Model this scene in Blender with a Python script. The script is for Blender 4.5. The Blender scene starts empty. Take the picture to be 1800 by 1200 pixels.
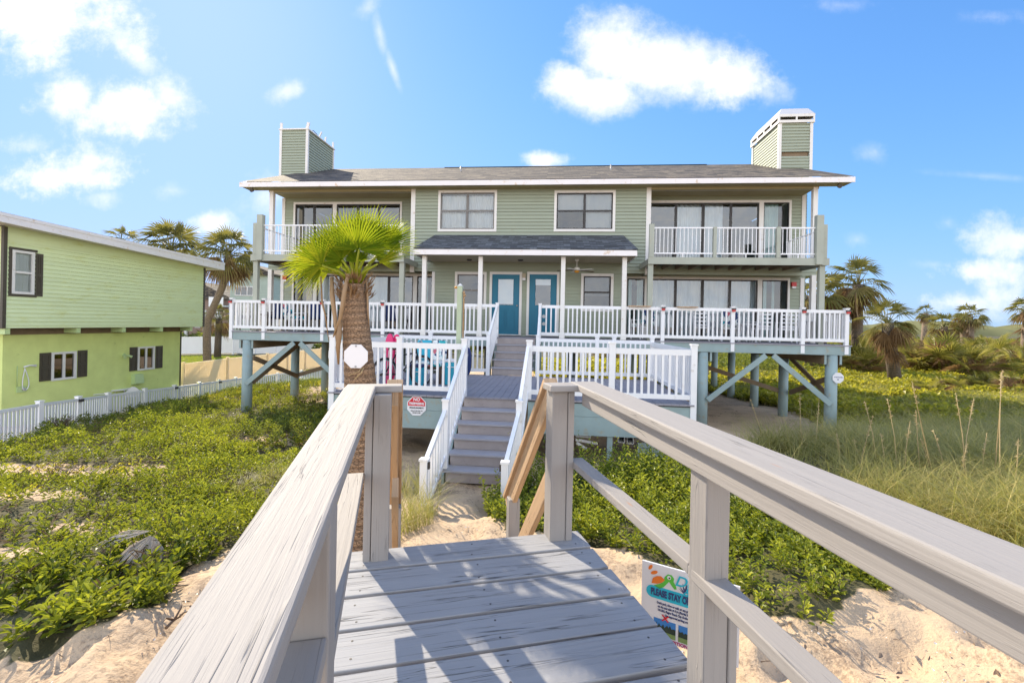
import bpy, math, random
import numpy as np
from mathutils import Vector, Matrix
random.seed(7); RNG = np.random.default_rng(11)
sc = bpy.context.scene; COL = sc.collection
# ---------------------------------------------------------------- camera model (16 mm lens, slight roll)
F, CX, CY, ROLL = 800.0, 900.0, 568.0, 0.021
def ray(px, py):
    cx, cy = (px-CX)/F, -(py-CY)/F
    return (cx*math.cos(ROLL)-cy*math.sin(ROLL), 1.0, cx*math.sin(ROLL)+cy*math.cos(ROLL))
def at(px, py, Y):
    r = ray(px, py); return Vector((r[0]*Y, Y, r[2]*Y))
TH, TW = -math.atan(0.095), math.atan(0.242)      # headings of the houses and of the boardwalk
class Frame:
    def __init__(s, th): s.th = th; s.c = math.cos(th); s.s = math.sin(th)
    def loc(s, p): return Vector((p[0]*s.c+p[1]*s.s, -p[0]*s.s+p[1]*s.c, p[2]))
    def world(s, p): return Vector((p[0]*s.c-p[1]*s.s, p[0]*s.s+p[1]*s.c, p[2]))
    def on_v(s, px, py, v):
        r = s.loc(ray(px, py)); k = v/r.y; return r.x*k, r.z*k
    def on_u(s, px, py, u):
        r = s.loc(ray(px, py)); k = u/r.x; return r.y*k, r.z*k
HF, WF, ZF = Frame(TH), Frame(TW), Frame(0.0)
# ---------------------------------------------------------------- mesh builder
class MB:
    def __init__(s): s.v=[]; s.f=[]; s.uv=[]; s.sm=[]; s.mi=[]; s.cur=0
    def mat(s, i): s.cur=i; return s
    def face(s, idx, uv=None, smooth=False):
        s.f.append(tuple(idx)); s.uv.append(uv if uv else [(s.v[i][0], s.v[i][2]) for i in idx]); s.sm.append(smooth); s.mi.append(s.cur)
    def poly(s, pts, uv=None):
        b=len(s.v); s.v += [tuple(p) for p in pts]; s.face(range(b, b+len(pts)), uv); return s
    def box(s, x0,x1,y0,y1,z0,z1):
        dx,dy,dz=abs(x1-x0),abs(y1-y0),abs(z1-z0)
        c=Vector(((x0+x1)/2,(y0+y1)/2,(z0+z1)/2))
        if dx>=dy and dx>=dz: return s.beam(c-Vector((dx/2,0,0)),c+Vector((dx/2,0,0)),dy,dz)
        if dy>=dz: return s.beam(c-Vector((0,dy/2,0)),c+Vector((0,dy/2,0)),dx,dz)
        return s.beam(c-Vector((0,0,dz/2)),c+Vector((0,0,dz/2)),dx,dy,up=(0,1,0))
    def beam(s, p0, p1, w, h, up=(0,0,1), w1=None):
        """oriented bar: w across, h along 'up'"""
        p0=Vector(p0); p1=Vector(p1); d=(p1-p0); L=d.length; d=d/L; up=Vector(up)
        side=d.cross(up).normalized(); up2=side.cross(d).normalized()
        b=len(s.v); o=random.random()*50; q=random.random()*9
        for p,wq in ((p0,w),(p1,w1 or w)):
            for a,c in ((-1,-1),(1,-1),(1,1),(-1,1)):
                s.v.append(tuple(p+side*(a*wq/2)+up2*(c*h/2)))
        per=[0,w,w+h,2*w+h,2*w+2*h]
        for k in range(4):
            k2=(k+1)%4
            s.face((b+k,b+k2,b+4+k2,b+4+k),[(o,q+per[k]),(o,q+per[k+1]),(o+L,q+per[k+1]),(o+L,q+per[k])])
        s.face((b+3,b+2,b+1,b),[(o,q),(o+.01,q+w),(o+.02,q+w),(o+.02,q)]); s.face((b+4,b+5,b+6,b+7),[(o,q),(o+.01,q+w),(o+.02,q+w),(o+.02,q)])
        return s
    def prism(s, pts, ext):
        """closed outline pts pushed along ext"""
        ext=Vector(ext); b=len(s.v); n=len(pts)
        s.v += [tuple(Vector(p)) for p in pts]+[tuple(Vector(p)+ext) for p in pts]
        s.face(range(b+n-1,b-1,-1)); s.face(range(b+n,b+2*n))
        for k in range(n):
            k2=(k+1)%n; s.face((b+k,b+k2,b+n+k2,b+n+k))
        return s
    def tube(s, pts, rad, n=8, caps=True, smooth=True):
        pts=[Vector(p) for p in pts]
        if not hasattr(rad,'__len__'): rad=[rad]*len(pts)
        b=len(s.v); L=0; o=random.random()*20; prev=None; Ls=[]
        for i,p in enumerate(pts):
            d=(pts[min(i+1,len(pts)-1)]-pts[max(i-1,0)]).normalized()
            if prev is None:
                a=d.orthogonal().normalized() if abs(d.z)<.95 else (Vector((1,0,0))-d*d.x).normalized()
            else: a=(prev-d*prev.dot(d)).normalized()
            prev=a; c=d.cross(a)
            if i: L+=(p-pts[i-1]).length
            Ls.append(L)
            for k in range(n):
                t=2*math.pi*k/n; s.v.append(tuple(p+(a*math.cos(t)+c*math.sin(t))*rad[i]))
        for i in range(len(pts)-1):
            for k in range(n):
                k2=(k+1)%n; A=b+i*n; B=A+n
                u0=k/n*2*math.pi*rad[0]; u1=(k+1)/n*2*math.pi*rad[0]
                s.face((A+k,A+k2,B+k2,B+k),[(o+Ls[i],u0),(o+Ls[i],u1),(o+Ls[i+1],u1),(o+Ls[i+1],u0)],smooth)
        if caps:
            s.face(range(b+n-1,b-1,-1)); s.face(range(b+(len(pts)-1)*n,b+len(pts)*n))
        return s
    def disc(s, c, r, n=24, th=.01, axis=(0,0,1)):
        c=Vector(c); ax=Vector(axis).normalized()*th/2
        return s.tube([c-ax,c+ax], r, n, True, False)
    def add(s, o):
        b=len(s.v); s.v+=o.v; s.f+=[tuple(i+b for i in f) for f in o.f]; s.uv+=o.uv; s.sm+=o.sm; s.mi+=o.mi; return s
def mesh_obj(name, mb, mats, off=(0,0,0), bevel=0):
    me=bpy.data.meshes.new(name); o0,o1,o2=off
    me.from_pydata([(a-o0,b-o1,c-o2) for a,b,c in mb.v], [], mb.f)
    uv=me.uv_layers.new(name='uv'); flat=[c for f in mb.uv for p in f for c in p]
    uv.data.foreach_set('uv', flat)
    me.polygons.foreach_set('use_smooth', mb.sm); me.polygons.foreach_set('material_index', mb.mi)
    for m in (mats if isinstance(mats,(list,tuple)) else [mats]): me.materials.append(m)
    me.update()
    ob=bpy.data.objects.new(name, me); COL.objects.link(ob)
    if bevel:
        b=ob.modifiers.new('bevel','BEVEL'); b.width=bevel; b.segments=2; b.limit_method='ANGLE'
    return ob
def arr_obj(name, V, Q, mat, tint=None, smooth=False, Tr=None):
    """fast mesh from numpy arrays: V (n,3), Q (m,4) quads and/or Tr (k,3) triangles, tint per vertex"""
    me=bpy.data.meshes.new(name); V=np.asarray(V,dtype=np.float32)
    nq=0 if Q is None else len(Q); nt=0 if Tr is None else len(Tr)
    me.vertices.add(len(V)); me.vertices.foreach_set('co', V.ravel())
    loops=np.concatenate([np.asarray(Q,dtype=np.int32).ravel() if nq else np.zeros(0,np.int32), np.asarray(Tr,dtype=np.int32).ravel() if nt else np.zeros(0,np.int32)])
    me.loops.add(len(loops)); me.loops.foreach_set('vertex_index', loops)
    me.polygons.add(nq+nt)
    st=np.concatenate([np.arange(nq)*4, nq*4+np.arange(nt)*3]).astype(np.int32); me.polygons.foreach_set('loop_start', st)
    me.polygons.foreach_set('use_smooth', np.full(nq+nt, smooth))
    me.update(calc_edges=True); me.validate()
    if tint is not None:
        a=me.attributes.new('tint','FLOAT','POINT'); a.data.foreach_set('value', np.asarray(tint,dtype=np.float32))
    me.materials.append(mat)
    ob=bpy.data.objects.new(name, me); COL.objects.link(ob); return ob
# ---------------------------------------------------------------- scene bookkeeping
def tag(o, label=None, cat=None, group=None, kind=None):
    if label: o['label']=label
    if cat: o['category']=cat
    if group: o['group']=group
    if kind: o['kind']=kind
    return o
class Thing:
    """an Empty at the thing's base; parts are built in the frame's coordinates"""
    def __init__(s, name, label, cat, base, frame=ZF, group=None):
        s.base=Vector(base); s.o=bpy.data.objects.new(name, None); COL.objects.link(s.o)
        s.o.location=frame.world(s.base); s.o.rotation_euler=(0,0,frame.th); s.o.empty_display_size=.2
        tag(s.o, label, cat, group)
    def part(s, name, mb, mats, parent=None, bevel=0, label=None):
        ob=mesh_obj(name, mb, mats, s.base, bevel); ob.parent=parent or s.o
        if label: ob['label']=label
        return ob
def single(name, mb, mats, label, cat, base, frame=ZF, group=None, bevel=0, kind=None):
    ob=mesh_obj(name, mb, mats, base, bevel); ob.location=frame.world(Vector(base)); ob.rotation_euler=(0,0,frame.th)
    return tag(ob, label, cat, group, kind)
def children(o): return [c for c in bpy.data.objects if c.parent==o]
def dup(root, loc=None, rotz=None, label=None, scale=None):
    r=root.copy(); COL.objects.link(r)
    if loc is not None: r.location=loc
    if rotz is not None: r.rotation_euler=(0,0,rotz)
    if scale is not None: r.scale=(scale,)*3
    if label: r['label']=label
    for ch in children(root):
        c=ch.copy(); COL.objects.link(c); c.parent=r
        for g in children(ch):
            d=g.copy(); COL.objects.link(d); d.parent=c
    return r
def text(body, size, mat, loc, rot, parent=None, name='lettering', align='CENTER', extrude=.0012, shear=0, bold=0, sx=1):
    cu=bpy.data.curves.new(name,'FONT'); cu.body=body; cu.size=size; cu.align_x=align; cu.align_y='CENTER'; cu.extrude=extrude; cu.shear=shear; cu.offset=bold
    cu.materials.append(mat); t=bpy.data.objects.new(name, cu); COL.objects.link(t); bpy.context.view_layer.update()
    me=bpy.data.meshes.new_from_object(t.evaluated_get(bpy.context.evaluated_depsgraph_get())); bpy.data.objects.remove(t); bpy.data.curves.remove(cu)
    if not me.materials: me.materials.append(mat)
    o=bpy.data.objects.new(name, me); COL.objects.link(o)
    o.location=loc; o.rotation_euler=rot; o.scale=(sx,1,1); o.parent=parent; return o
# ---------------------------------------------------------------- shader helper
class NT:
    def __init__(s, tree): s.t=tree
    def n(s, typ, ins=None, **props):
        nd=s.t.nodes.new(typ)
        for k,v in props.items(): setattr(nd,k,v)
        for k,v in (ins or {}).items():
            sk=nd.inputs[k]
            if isinstance(v, bpy.types.NodeSocket): s.t.links.new(v, sk)
            elif isinstance(v, bpy.types.Node): s.t.links.new(v.outputs[0], sk)
            else: sk.default_value=v
        return nd
    def math(s, op, a, b=0.0, c=None, clamp=False):
        ins={0:a,1:b}
        if c is not None: ins[2]=c
        return s.n('ShaderNodeMath', ins, operation=op, use_clamp=clamp).outputs[0]
    def ramp(s, fac, stops, interp='LINEAR'):
        r=s.n('ShaderNodeValToRGB', {0:fac}); e=r.color_ramp; e.interpolation=interp
        while len(e.elements)<len(stops): e.elements.new(.5)
        for el,(p,c) in zip(e.elements, stops):
            el.position=p; el.color=(*c,1) if hasattr(c,'__len__') else (c,c,c,1)
        return r.outputs[0]
    def noise(s, vec, scale, detail=3, rough=.55, dist=0):
        return s.n('ShaderNodeTexNoise', {'Vector':vec,'Scale':scale,'Detail':detail,'Roughness':rough,'Distortion':dist}).outputs[0]
    def mix(s, fac, a, b, mode='MIX'):
        m=s.n('ShaderNodeMix', data_type='RGBA', blend_type=mode)
        for sk,v in ((m.inputs[0],fac),(m.inputs[6],a),(m.inputs[7],b)):
            if isinstance(v,(bpy.types.NodeSocket)): s.t.links.new(v,sk)
            else: sk.default_value=v if not hasattr(v,'__len__') else ((*v,1) if len(v)==3 else v)
        return m.outputs[2]
    def mapping(s, vec, scale=(1,1,1), loc=(0,0,0), rot=(0,0,0)):
        return s.n('ShaderNodeMapping', {'Vector':vec,'Scale':scale,'Location':loc,'Rotation':rot}).outputs[0]
def new_mat(name):
    m=bpy.data.materials.new(name); m.use_nodes=True; m.node_tree.nodes.clear(); g=NT(m.node_tree)
    g.out=g.n('ShaderNodeOutputMaterial'); return m,g
def finish(g, shader): g.t.links.new(shader.outputs[0] if isinstance(shader,bpy.types.Node) else shader, g.out.inputs[0])
def bsdf(g, color, rough=.6, bump=None, bstr=.3, bdist=.01, **kw):
    ins={'Base Color':(*color,1) if hasattr(color,'__len__') else color, 'Roughness':rough}
    ins.update(kw)
    if bump is not None: ins['Normal']=g.n('ShaderNodeBump', {'Height':bump,'Strength':bstr,'Distance':bdist})
    return g.n('ShaderNodeBsdfPrincipled', ins)
# ---------------------------------------------------------------- materials
def obj_co(g): return g.n('ShaderNodeTexCoord').outputs['Object']
def uv_co(g): return g.n('ShaderNodeTexCoord').outputs['UV']
def paint(name, col, rough=.55, var=.08, scale=3.0, wear=0.0, wearcol=(.3,.2,.1), grain=False):
    m,g=new_mat(name); co=obj_co(g)
    nz=g.noise(co, scale, 4); fine=g.noise(co, scale*14, 3)
    a=tuple(c*(1-var) for c in col); b=tuple(min(1,c*(1+var)) for c in col)
    c=g.mix(g.math('MULTIPLY_ADD',nz,1.6,-.3,clamp=True), a, b)
    if wear:
        w=g.ramp(g.noise(co, scale*2.3, 6, .7), [(.0,0),(.66-wear,0),(.74-wear,1)])
        c=g.mix(g.math('MULTIPLY',w,.55), c, wearcol)
    finish(g, bsdf(g, c, rough, fine, .12, .004)); return m
def weathered_wood(name, base, crack=(.055,.05,.05), tone=.12, stain=.35, knots=True, ck=.85, pt=(.46,.15,.58)):
    m,g=new_mat(name); uv=uv_co(g)
    st=g.mapping(uv,(1.3,34,1)); g1=g.noise(st,1.0,6,.62,.35)
    long_=g.mapping(uv,(.7,11,1)); g2=g.noise(long_,1.0,3,.5,.6)
    cr=g.mapping(uv,(.9,30,1),(3.1,1.7,0)); crn=g.math('ABSOLUTE',g.math('SUBTRACT',g.noise(cr,1.0,3,.45,.8),.5))
    lines=g.ramp(crn,[(0,.95),(.006,.85),(.015,0)])
    patch=g.noise(g.mapping(uv,(2.2,6,1)),1.0,3,.6)
    crack_m=g.math('MULTIPLY',lines,g.ramp(patch,[(0,.06),(pt[0],pt[1]),(pt[2],1)]))
    a=tuple(c*(1-tone) for c in base); b=tuple(min(1,c*(1+tone)) for c in base)
    c=g.mix(g.ramp(g1,[(.3,.2),(.7,.8)]),a,b)
    c=g.mix(g.ramp(g2,[(.3,.0),(.8,.35)]),c,tuple(k*.86 for k in base))
    # rusty nail stains
    vor=g.n('ShaderNodeTexVoronoi',{'Vector':g.mapping(uv,(1.9,8.0,1)),'Scale':1.0})
    sp=g.ramp(vor.outputs['Distance'],[(0,1),(.035,.8),(.085,0)])
    pick=g.math('GREATER_THAN',g.n('ShaderNodeSeparateColor',{0:vor.outputs['Color']}).outputs[0],.5)
    c=g.mix(g.math('MULTIPLY',g.math('MULTIPLY',sp,pick),stain),c,(.46,.15,.02))
    if knots:
        v2=g.n('ShaderNodeTexVoronoi',{'Vector':g.mapping(uv,(1.1,6.5,1),(4.3,2.2,0)),'Scale':1.0})
        k=g.ramp(v2.outputs['Distance'],[(0,.9),(.045,.2),(.06,.85),(.085,0)])
        pk=g.math('GREATER_THAN',g.n('ShaderNodeSeparateColor',{0:v2.outputs['Color']}).outputs[1],.8)
        c=g.mix(g.math('MULTIPLY',g.math('MULTIPLY',k,pk),.5),c,(.12,.10,.09))
    c=g.mix(g.math('MULTIPLY',crack_m,ck),c,crack)
    h=g.math('SUBTRACT',g.math('ADD',g1,g.math('MULTIPLY',g2,.6)),g.math('MULTIPLY',crack_m,1.6))
    finish(g,bsdf(g,c,.72,h,.55,.006)); return m
def foliage(name, dark, mid, light, transl=.45, tcol=(.35,.5,.04), rough=.45):
    m,g=new_mat(name)
    t=g.n('ShaderNodeAttribute',attribute_name='tint').outputs['Fac']
    c=g.ramp(t,[(0,dark),(.5,mid),(1,light)])
    p=bsdf(g,c,rough); p.inputs['Specular IOR Level'].default_value=.35
    tr=g.n('ShaderNodeBsdfTranslucent',{'Color':g.mix(.65,c,tcol)})
    mx=g.n('ShaderNodeMixShader',{0:transl,1:p.outputs[0],2:tr.outputs[0]}); finish(g,mx); return m
def glass(name, tint=(.75,.82,.85), base=.10, rough=.0):
    m,g=new_mat(name)
    fr=g.n('ShaderNodeFresnel',{'IOR':1.5}).outputs[0]
    k=g.math('ADD',fr,base,clamp=True)
    wob=g.n('ShaderNodeBump',{'Height':g.noise(obj_co(g),1.3,2),'Strength':.05,'Distance':.02})
    gl=g.n('ShaderNodeBsdfGlossy',{'Roughness':rough,'Color':(.95,.97,1,1),'Normal':wob})
    tr=g.n('ShaderNodeBsdfTransparent',{'Color':(*tint,1)})
    finish(g,g.n('ShaderNodeMixShader',{0:k,1:tr.outputs[0],2:gl.outputs[0]})); return m
def curtain(name, col, k=.3):
    m,g=new_mat(name)
    p=bsdf(g,col,.85); t=g.n('ShaderNodeBsdfTranslucent',{'Color':(*col,1)})
    finish(g,g.n('ShaderNodeMixShader',{0:k,1:p.outputs[0],2:t.outputs[0]})); return m
def shingles(name, cols, mortar, sx=.30, sy=.14):
    m,g=new_mat(name); uv=uv_co(g)
    b=g.n('ShaderNodeTexBrick',{'Vector':uv,'Color1':(0,0,0,1),'Color2':(1,1,1,1),'Mortar':(0,0,0,1),'Scale':1.0,'Mortar Size':.006,'Brick Width':sx,'Row Height':sy,'Bias':0.0})
    w=g.n('ShaderNodeTexWhiteNoise',{'Vector':g.n('ShaderNodeVectorMath',{0:g.mapping(uv,(1/sx,1/sy,1))},operation='FLOOR')},noise_dimensions='2D').outputs[0]
    nz=g.noise(uv,1.1,4,.6); t=g.math('ADD',g.math('MULTIPLY',w,.75),g.math('MULTIPLY',nz,.25))
    c=g.ramp(t,[(.15,cols[0]),(.45,cols[1]),(.65,cols[2]),(.9,cols[3])])
    c=g.mix(g.math('MULTIPLY',b.outputs['Fac'],.75),c,mortar)
    spk=g.noise(uv,160,2); h=g.math('ADD',g.math('MULTIPLY',b.outputs[0],.5),g.math('MULTIPLY',spk,.5))
    row=g.math('FRACT',g.math('DIVIDE',g.n('ShaderNodeSeparateXYZ',{0:uv}).outputs[1],sy))
    finish(g,bsdf(g,c,.9,g.math('SUBTRACT',h,g.math('MULTIPLY',row,1.2)),.6,.02)); return m
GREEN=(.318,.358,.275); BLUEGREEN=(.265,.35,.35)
M={}
def siding(name, col, wear=.0, wearcol=(.2,.2,.1)):
    m,g=new_mat(name); co=obj_co(g)
    z=g.n('ShaderNodeSeparateXYZ',{0:co}).outputs[2]
    course=g.n('ShaderNodeTexWhiteNoise',{'W':g.math('FLOOR',g.math('DIVIDE',z,.115))},noise_dimensions='1D').outputs[0]
    nz=g.noise(co,.9,5,.65); fine=g.noise(g.mapping(co,(3,3,40)),1.0,3)
    t=g.math('ADD',g.math('MULTIPLY',course,.35),g.math('MULTIPLY',nz,.65))
    c=g.mix(t,tuple(k*.88 for k in col),tuple(k*1.1 for k in col))
    if wear:
        w=g.ramp(g.noise(g.mapping(co,(1.2,1.2,3.5)),1.3,6,.75),[(0,0),(.62-wear,0),(.76-wear,1)])
        c=g.mix(g.math('MULTIPLY',w,.5),c,wearcol)
    finish(g,bsdf(g,c,.62,fine,.1,.003)); return m
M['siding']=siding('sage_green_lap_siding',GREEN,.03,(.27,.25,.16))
M['siding_lime']=siding('pale_lime_lap_siding',(.70,.80,.47),.08,(.58,.60,.14))
M['stucco_lime']=paint('lime_green_stucco',(.66,.745,.27),.85,.10,2.0,.03,(.32,.42,.14))
M['siding_grey']=siding('grey_green_far_siding',(.40,.47,.40))
M['trim']=paint('white_painted_trim',(.74,.725,.695),.5,.05,2.0,.05,(.45,.30,.17))
M['fascia']=paint('white_painted_fascia',(.80,.77,.77),.5,.05,2.0,.07,(.55,.34,.12))
M['vinyl']=paint('white_vinyl_railing',(.78,.785,.80),.4,.05,1.5,.06,(.50,.47,.42))
M['vinyl_fence']=paint('white_vinyl_fence',(.90,.89,.88),.4,.04,1.2)
M['tan_fence']=curtain('tan_vinyl_fence',(.92,.83,.66),.6)
M['metal_white']=paint('white_metal_rail',(.80,.81,.83),.35,.04,2)
M['hood']=paint('grey_white_chimney_hood',(.60,.60,.63),.5,.06,2)
M['bluegreen']=paint('blue_green_painted_wood',BLUEGREEN,.6,.14,2.2,.10,(.32,.28,.18))
M['sage_grey']=paint('sage_grey_painted_wood',(.36,.385,.325),.6,.1,2.2,.05,(.32,.28,.18))
M['sage_post']=paint('sage_painted_post',(.42,.50,.35),.6,.1,3,.06,(.4,.32,.2))
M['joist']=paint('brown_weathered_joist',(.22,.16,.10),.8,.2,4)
M['soffit']=paint('olive_soffit_boards',(.34,.30,.17),.7,.1,2)
M['ceiling']=paint('tan_porch_ceiling',(.46,.40,.29),.7,.08,2)
M['door']=paint('teal_painted_door',(.002,.15,.25),.5,.06,1.5)
M['darkframe']=paint('dark_bronze_frame',(.022,.018,.017),.4,.2,6)
M['greyframe']=paint('brushed_grey_frame',(.16,.15,.14),.4,.2,6)
M['glass']=glass('window_glass',(.88,.93,.95),.05)
M['glass_door']=glass('sliding_door_glass',(.80,.88,.92),.08)
M['glass_dark']=glass('screened_dark_glass',(.22,.24,.26),.07)
M['curtain']=curtain('white_sheer_curtain',(.85,.88,.90))
M['curtain_teal']=curtain('pale_teal_curtain',(.50,.72,.68))
M['curtain_tan']=curtain('tan_curtain',(.72,.55,.36))
M['blind']=curtain('grey_blind',(.55,.58,.60))
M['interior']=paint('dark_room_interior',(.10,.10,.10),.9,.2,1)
M['roof']=shingles('weathered_brown_shingles',[(.035,.029,.026),(.085,.07,.058),(.13,.105,.078),(.22,.175,.12)],(.035,.03,.03))
M['porch_roof']=shingles('slate_blue_shingles',[(.04,.044,.05),(.07,.077,.086),(.10,.11,.122),(.17,.185,.205)],(.03,.03,.035),.2,.1)
M['flat_roof']=paint('pale_membrane_roof',(.62,.60,.60),.6,.06,1)
M['decking']=paint('grey_composite_decking',(.27,.26,.29),.7,.10,3)
M['stair']=paint('grey_stair_tread',(.36,.35,.38),.65,.10,3,.03,(.2,.17,.15)); M['riser']=paint('brown_grey_stair_riser',(.36,.315,.30),.7,.14,5,.05,(.2,.16,.13))
M['wood']=weathered_wood('weathered_grey_paint_wood',(.315,.29,.27),(.06,.055,.055),.05,.9,True,.6,(.52,.04,.66))
M['deckwood']=weathered_wood('weathered_grey_deck_boards',(.305,.307,.32),(.03,.028,.028),.09,.8)
M['rawwood']=weathered_wood('raw_tan_lumber',(.50,.33,.19),(.16,.09,.05),.2,.3)
M['shutter']=paint('dark_brown_shutter',(.065,.055,.04),.5,.15,5)
M['red']=paint('red_plastic',(.50,.02,.02),.35,.05,5)
M['black']=paint('black_rubber',(.018,.018,.02),.5,.2,6)
M['darklamp']=paint('dark_metal_lamp',(.05,.045,.045),.4,.2,9)
M['white']=paint('white_sign_enamel',(.74,.74,.76),.35,.03,5)
M['ink_navy']=paint('navy_ink',(.03,.05,.17),.5,.05,5); M['ink_black']=paint('black_ink',(.02,.02,.025),.5,.05,5)
M['ink_red']=paint('red_ink',(.60,.015,.03),.45,.05,5); M['ink_cyan']=paint('cyan_ink',(.02,.47,.62),.45,.04,5)
M['ink_magenta']=paint('maroon_ink',(.42,.03,.16),.45,.04,5)
M['ink_orange']=paint('orange_ink',(.80,.20,.03),.45,.1,9); M['ink_green']=paint('green_ink',(.10,.50,.06),.45,.15,9)
M['print_sky']=paint('printed_blue_sky',(.04,.20,.52),.4,.1,4); M['print_tree']=paint('printed_dark_trees',(.02,.04,.03),.4,.4,30)
M['print_grass']=paint('printed_grass',(.17,.26,.09),.4,.3,40)
M['pink']=paint('hot_pink_foam',(.72,.02,.15),.4,.08,3); M['turq']=paint('turquoise_plastic',(.01,.36,.50),.4,.06,3)
M['yellow']=paint('yellow_foam',(.80,.45,.03),.45,.06,3); M['blue']=paint('blue_canvas',(.012,.03,.12),.7,.1,5)
M['chrome']=paint('grey_metal',(.35,.35,.36),.3,.1,9); M['brass']=paint('amber_glass',(.60,.28,.03),.3,.1,9)
M['rust']=paint('rusted_pipe',(.36,.22,.10),.7,.3,9,.1,(.75,.70,.62))
M['brownfurn']=paint('brown_wicker_frame',(.10,.06,.04),.7,.2,8)
M['lime_can']=paint('lime_fixture',(.50,.63,.30),.5,.05,5)
M['grey_road']=paint('pale_concrete',(.45,.43,.40),.9,.1,.5)
M['brown_house']=siding('brown_far_siding',(.30,.20,.15))
def pattern_fabric():
    m,g=new_mat('teal_patterned_fabric'); co=obj_co(g)
    v=g.n('ShaderNodeTexVoronoi',{'Vector':co,'Scale':11.0,'Randomness':1.0})
    s=g.n('ShaderNodeSeparateColor',{0:v.outputs['Color']}).outputs[0]
    c=g.ramp(s,[(0,(.75,.78,.76)),(.28,(.01,.36,.40)),(.5,(.03,.06,.16)),(.68,(.70,.74,.72)),(.86,(.40,.62,.60)),(.95,(.55,.15,.18))],'CONSTANT')
    e=g.ramp(v.outputs['Distance'],[(0,0),(.05,1)]); finish(g,bsdf(g,g.mix(e,(.02,.05,.10),c),.85)); return m
M['pattern']=pattern_fabric()
# foliage
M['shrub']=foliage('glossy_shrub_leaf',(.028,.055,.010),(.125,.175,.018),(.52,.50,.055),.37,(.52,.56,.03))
M['shrub2']=foliage('dull_shrub_leaf',(.06,.085,.02),(.115,.15,.03),(.20,.22,.04),.4,(.38,.42,.05))
M['vine']=foliage('yellow_green_vine_leaf',(.06,.09,.018),(.22,.24,.03),(.50,.44,.06),.45,(.75,.66,.04))
M['shellbit']=foliage('shell_grit',(.16,.10,.07),(.45,.36,.28),(.85,.80,.74),0)
M['twig']=foliage('brown_twig',(.09,.055,.035),(.15,.10,.065),(.24,.17,.11),.0)
M['grass']=foliage('beach_grass_blade',(.10,.13,.03),(.29,.285,.075),(.60,.48,.17),.4,(.45,.45,.10))
M['lawn']=foliage('lawn_grass_blade',(.12,.18,.03),(.22,.30,.05),(.36,.40,.07),.4,(.50,.55,.06))
M['straw']=foliage('dry_straw_stalk',(.34,.25,.12),(.52,.40,.20),(.68,.54,.30),.25,(.6,.45,.2))
M['palm_leaf']=foliage('fan_palm_leaf',(.04,.11,.012),(.16,.27,.02),(.55,.50,.05),.46,(.55,.60,.02),.35)
M['sabal_leaf']=foliage('cabbage_palm_leaf',(.06,.08,.02),(.18,.175,.05),(.40,.30,.12),.4,(.36,.32,.06))
M['dead_leaf']=foliage('dead_brown_frond',(.12,.07,.035),(.25,.155,.075),(.42,.29,.15),.25,(.45,.26,.10))
M['grey_frond']=foliage('bleached_grey_frond',(.30,.26,.22),(.50,.44,.38),(.66,.60,.52),.25,(.6,.52,.42))
M['palmetto_leaf']=foliage('saw_palmetto_leaf',(.08,.10,.02),(.24,.225,.045),(.50,.37,.15),.42,(.48,.42,.06))
def palm_trunk(name, a, b, ringscale, cracks):
    m,g=new_mat(name); uv=uv_co(g); co=obj_co(g)
    w=g.n('ShaderNodeTexWave',{'Vector':g.mapping(uv,(1,.15,1)),'Scale':ringscale,'Distortion':3.0,'Detail':3,'Detail Scale':2.0},wave_type='BANDS',bands_direction='X').outputs['Fac']
    vor=g.n('ShaderNodeTexVoronoi',{'Vector':g.mapping(uv,(cracks*1.6,cracks,1)),'Scale':1.0},feature='DISTANCE_TO_EDGE').outputs['Distance']
    crk=g.ramp(vor,[(0,1),(.035,1),(.09,0)])
    nz=g.noise(co,7,5,.65)
    c=g.mix(g.ramp(g.math('ADD',g.math('MULTIPLY',w,.4),g.math('MULTIPLY',nz,.6)),[(.2,0),(.8,1)]),a,b)
    c=g.mix(g.math('MULTIPLY',crk,.7),c,tuple(k*.28 for k in a))
    sp=g.ramp(g.noise(co,38,2),[(.70,0),(.76,1)]); c=g.mix(g.math('MULTIPLY',sp,.35),c,(.40,.37,.33))
    h=g.math('SUBTRACT',g.math('MULTIPLY',w,.5),crk); finish(g,bsdf(g,c,.9,h,.8,.012)); return m
M['trunk']=palm_trunk('brown_fibrous_palm_trunk',(.20,.125,.075),(.40,.26,.155),5,38)
M['trunk2']=palm_trunk('grey_brown_palm_trunk',(.20,.145,.10),(.36,.27,.19),3,11)
M['trunk_dark']=palm_trunk('dark_palm_trunk',(.10,.075,.055),(.22,.17,.125),3,11)
M['husk']=foliage('tan_leaf_base',(.16,.09,.045),(.30,.19,.10),(.48,.35,.21),.1,(.4,.25,.1))
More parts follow.
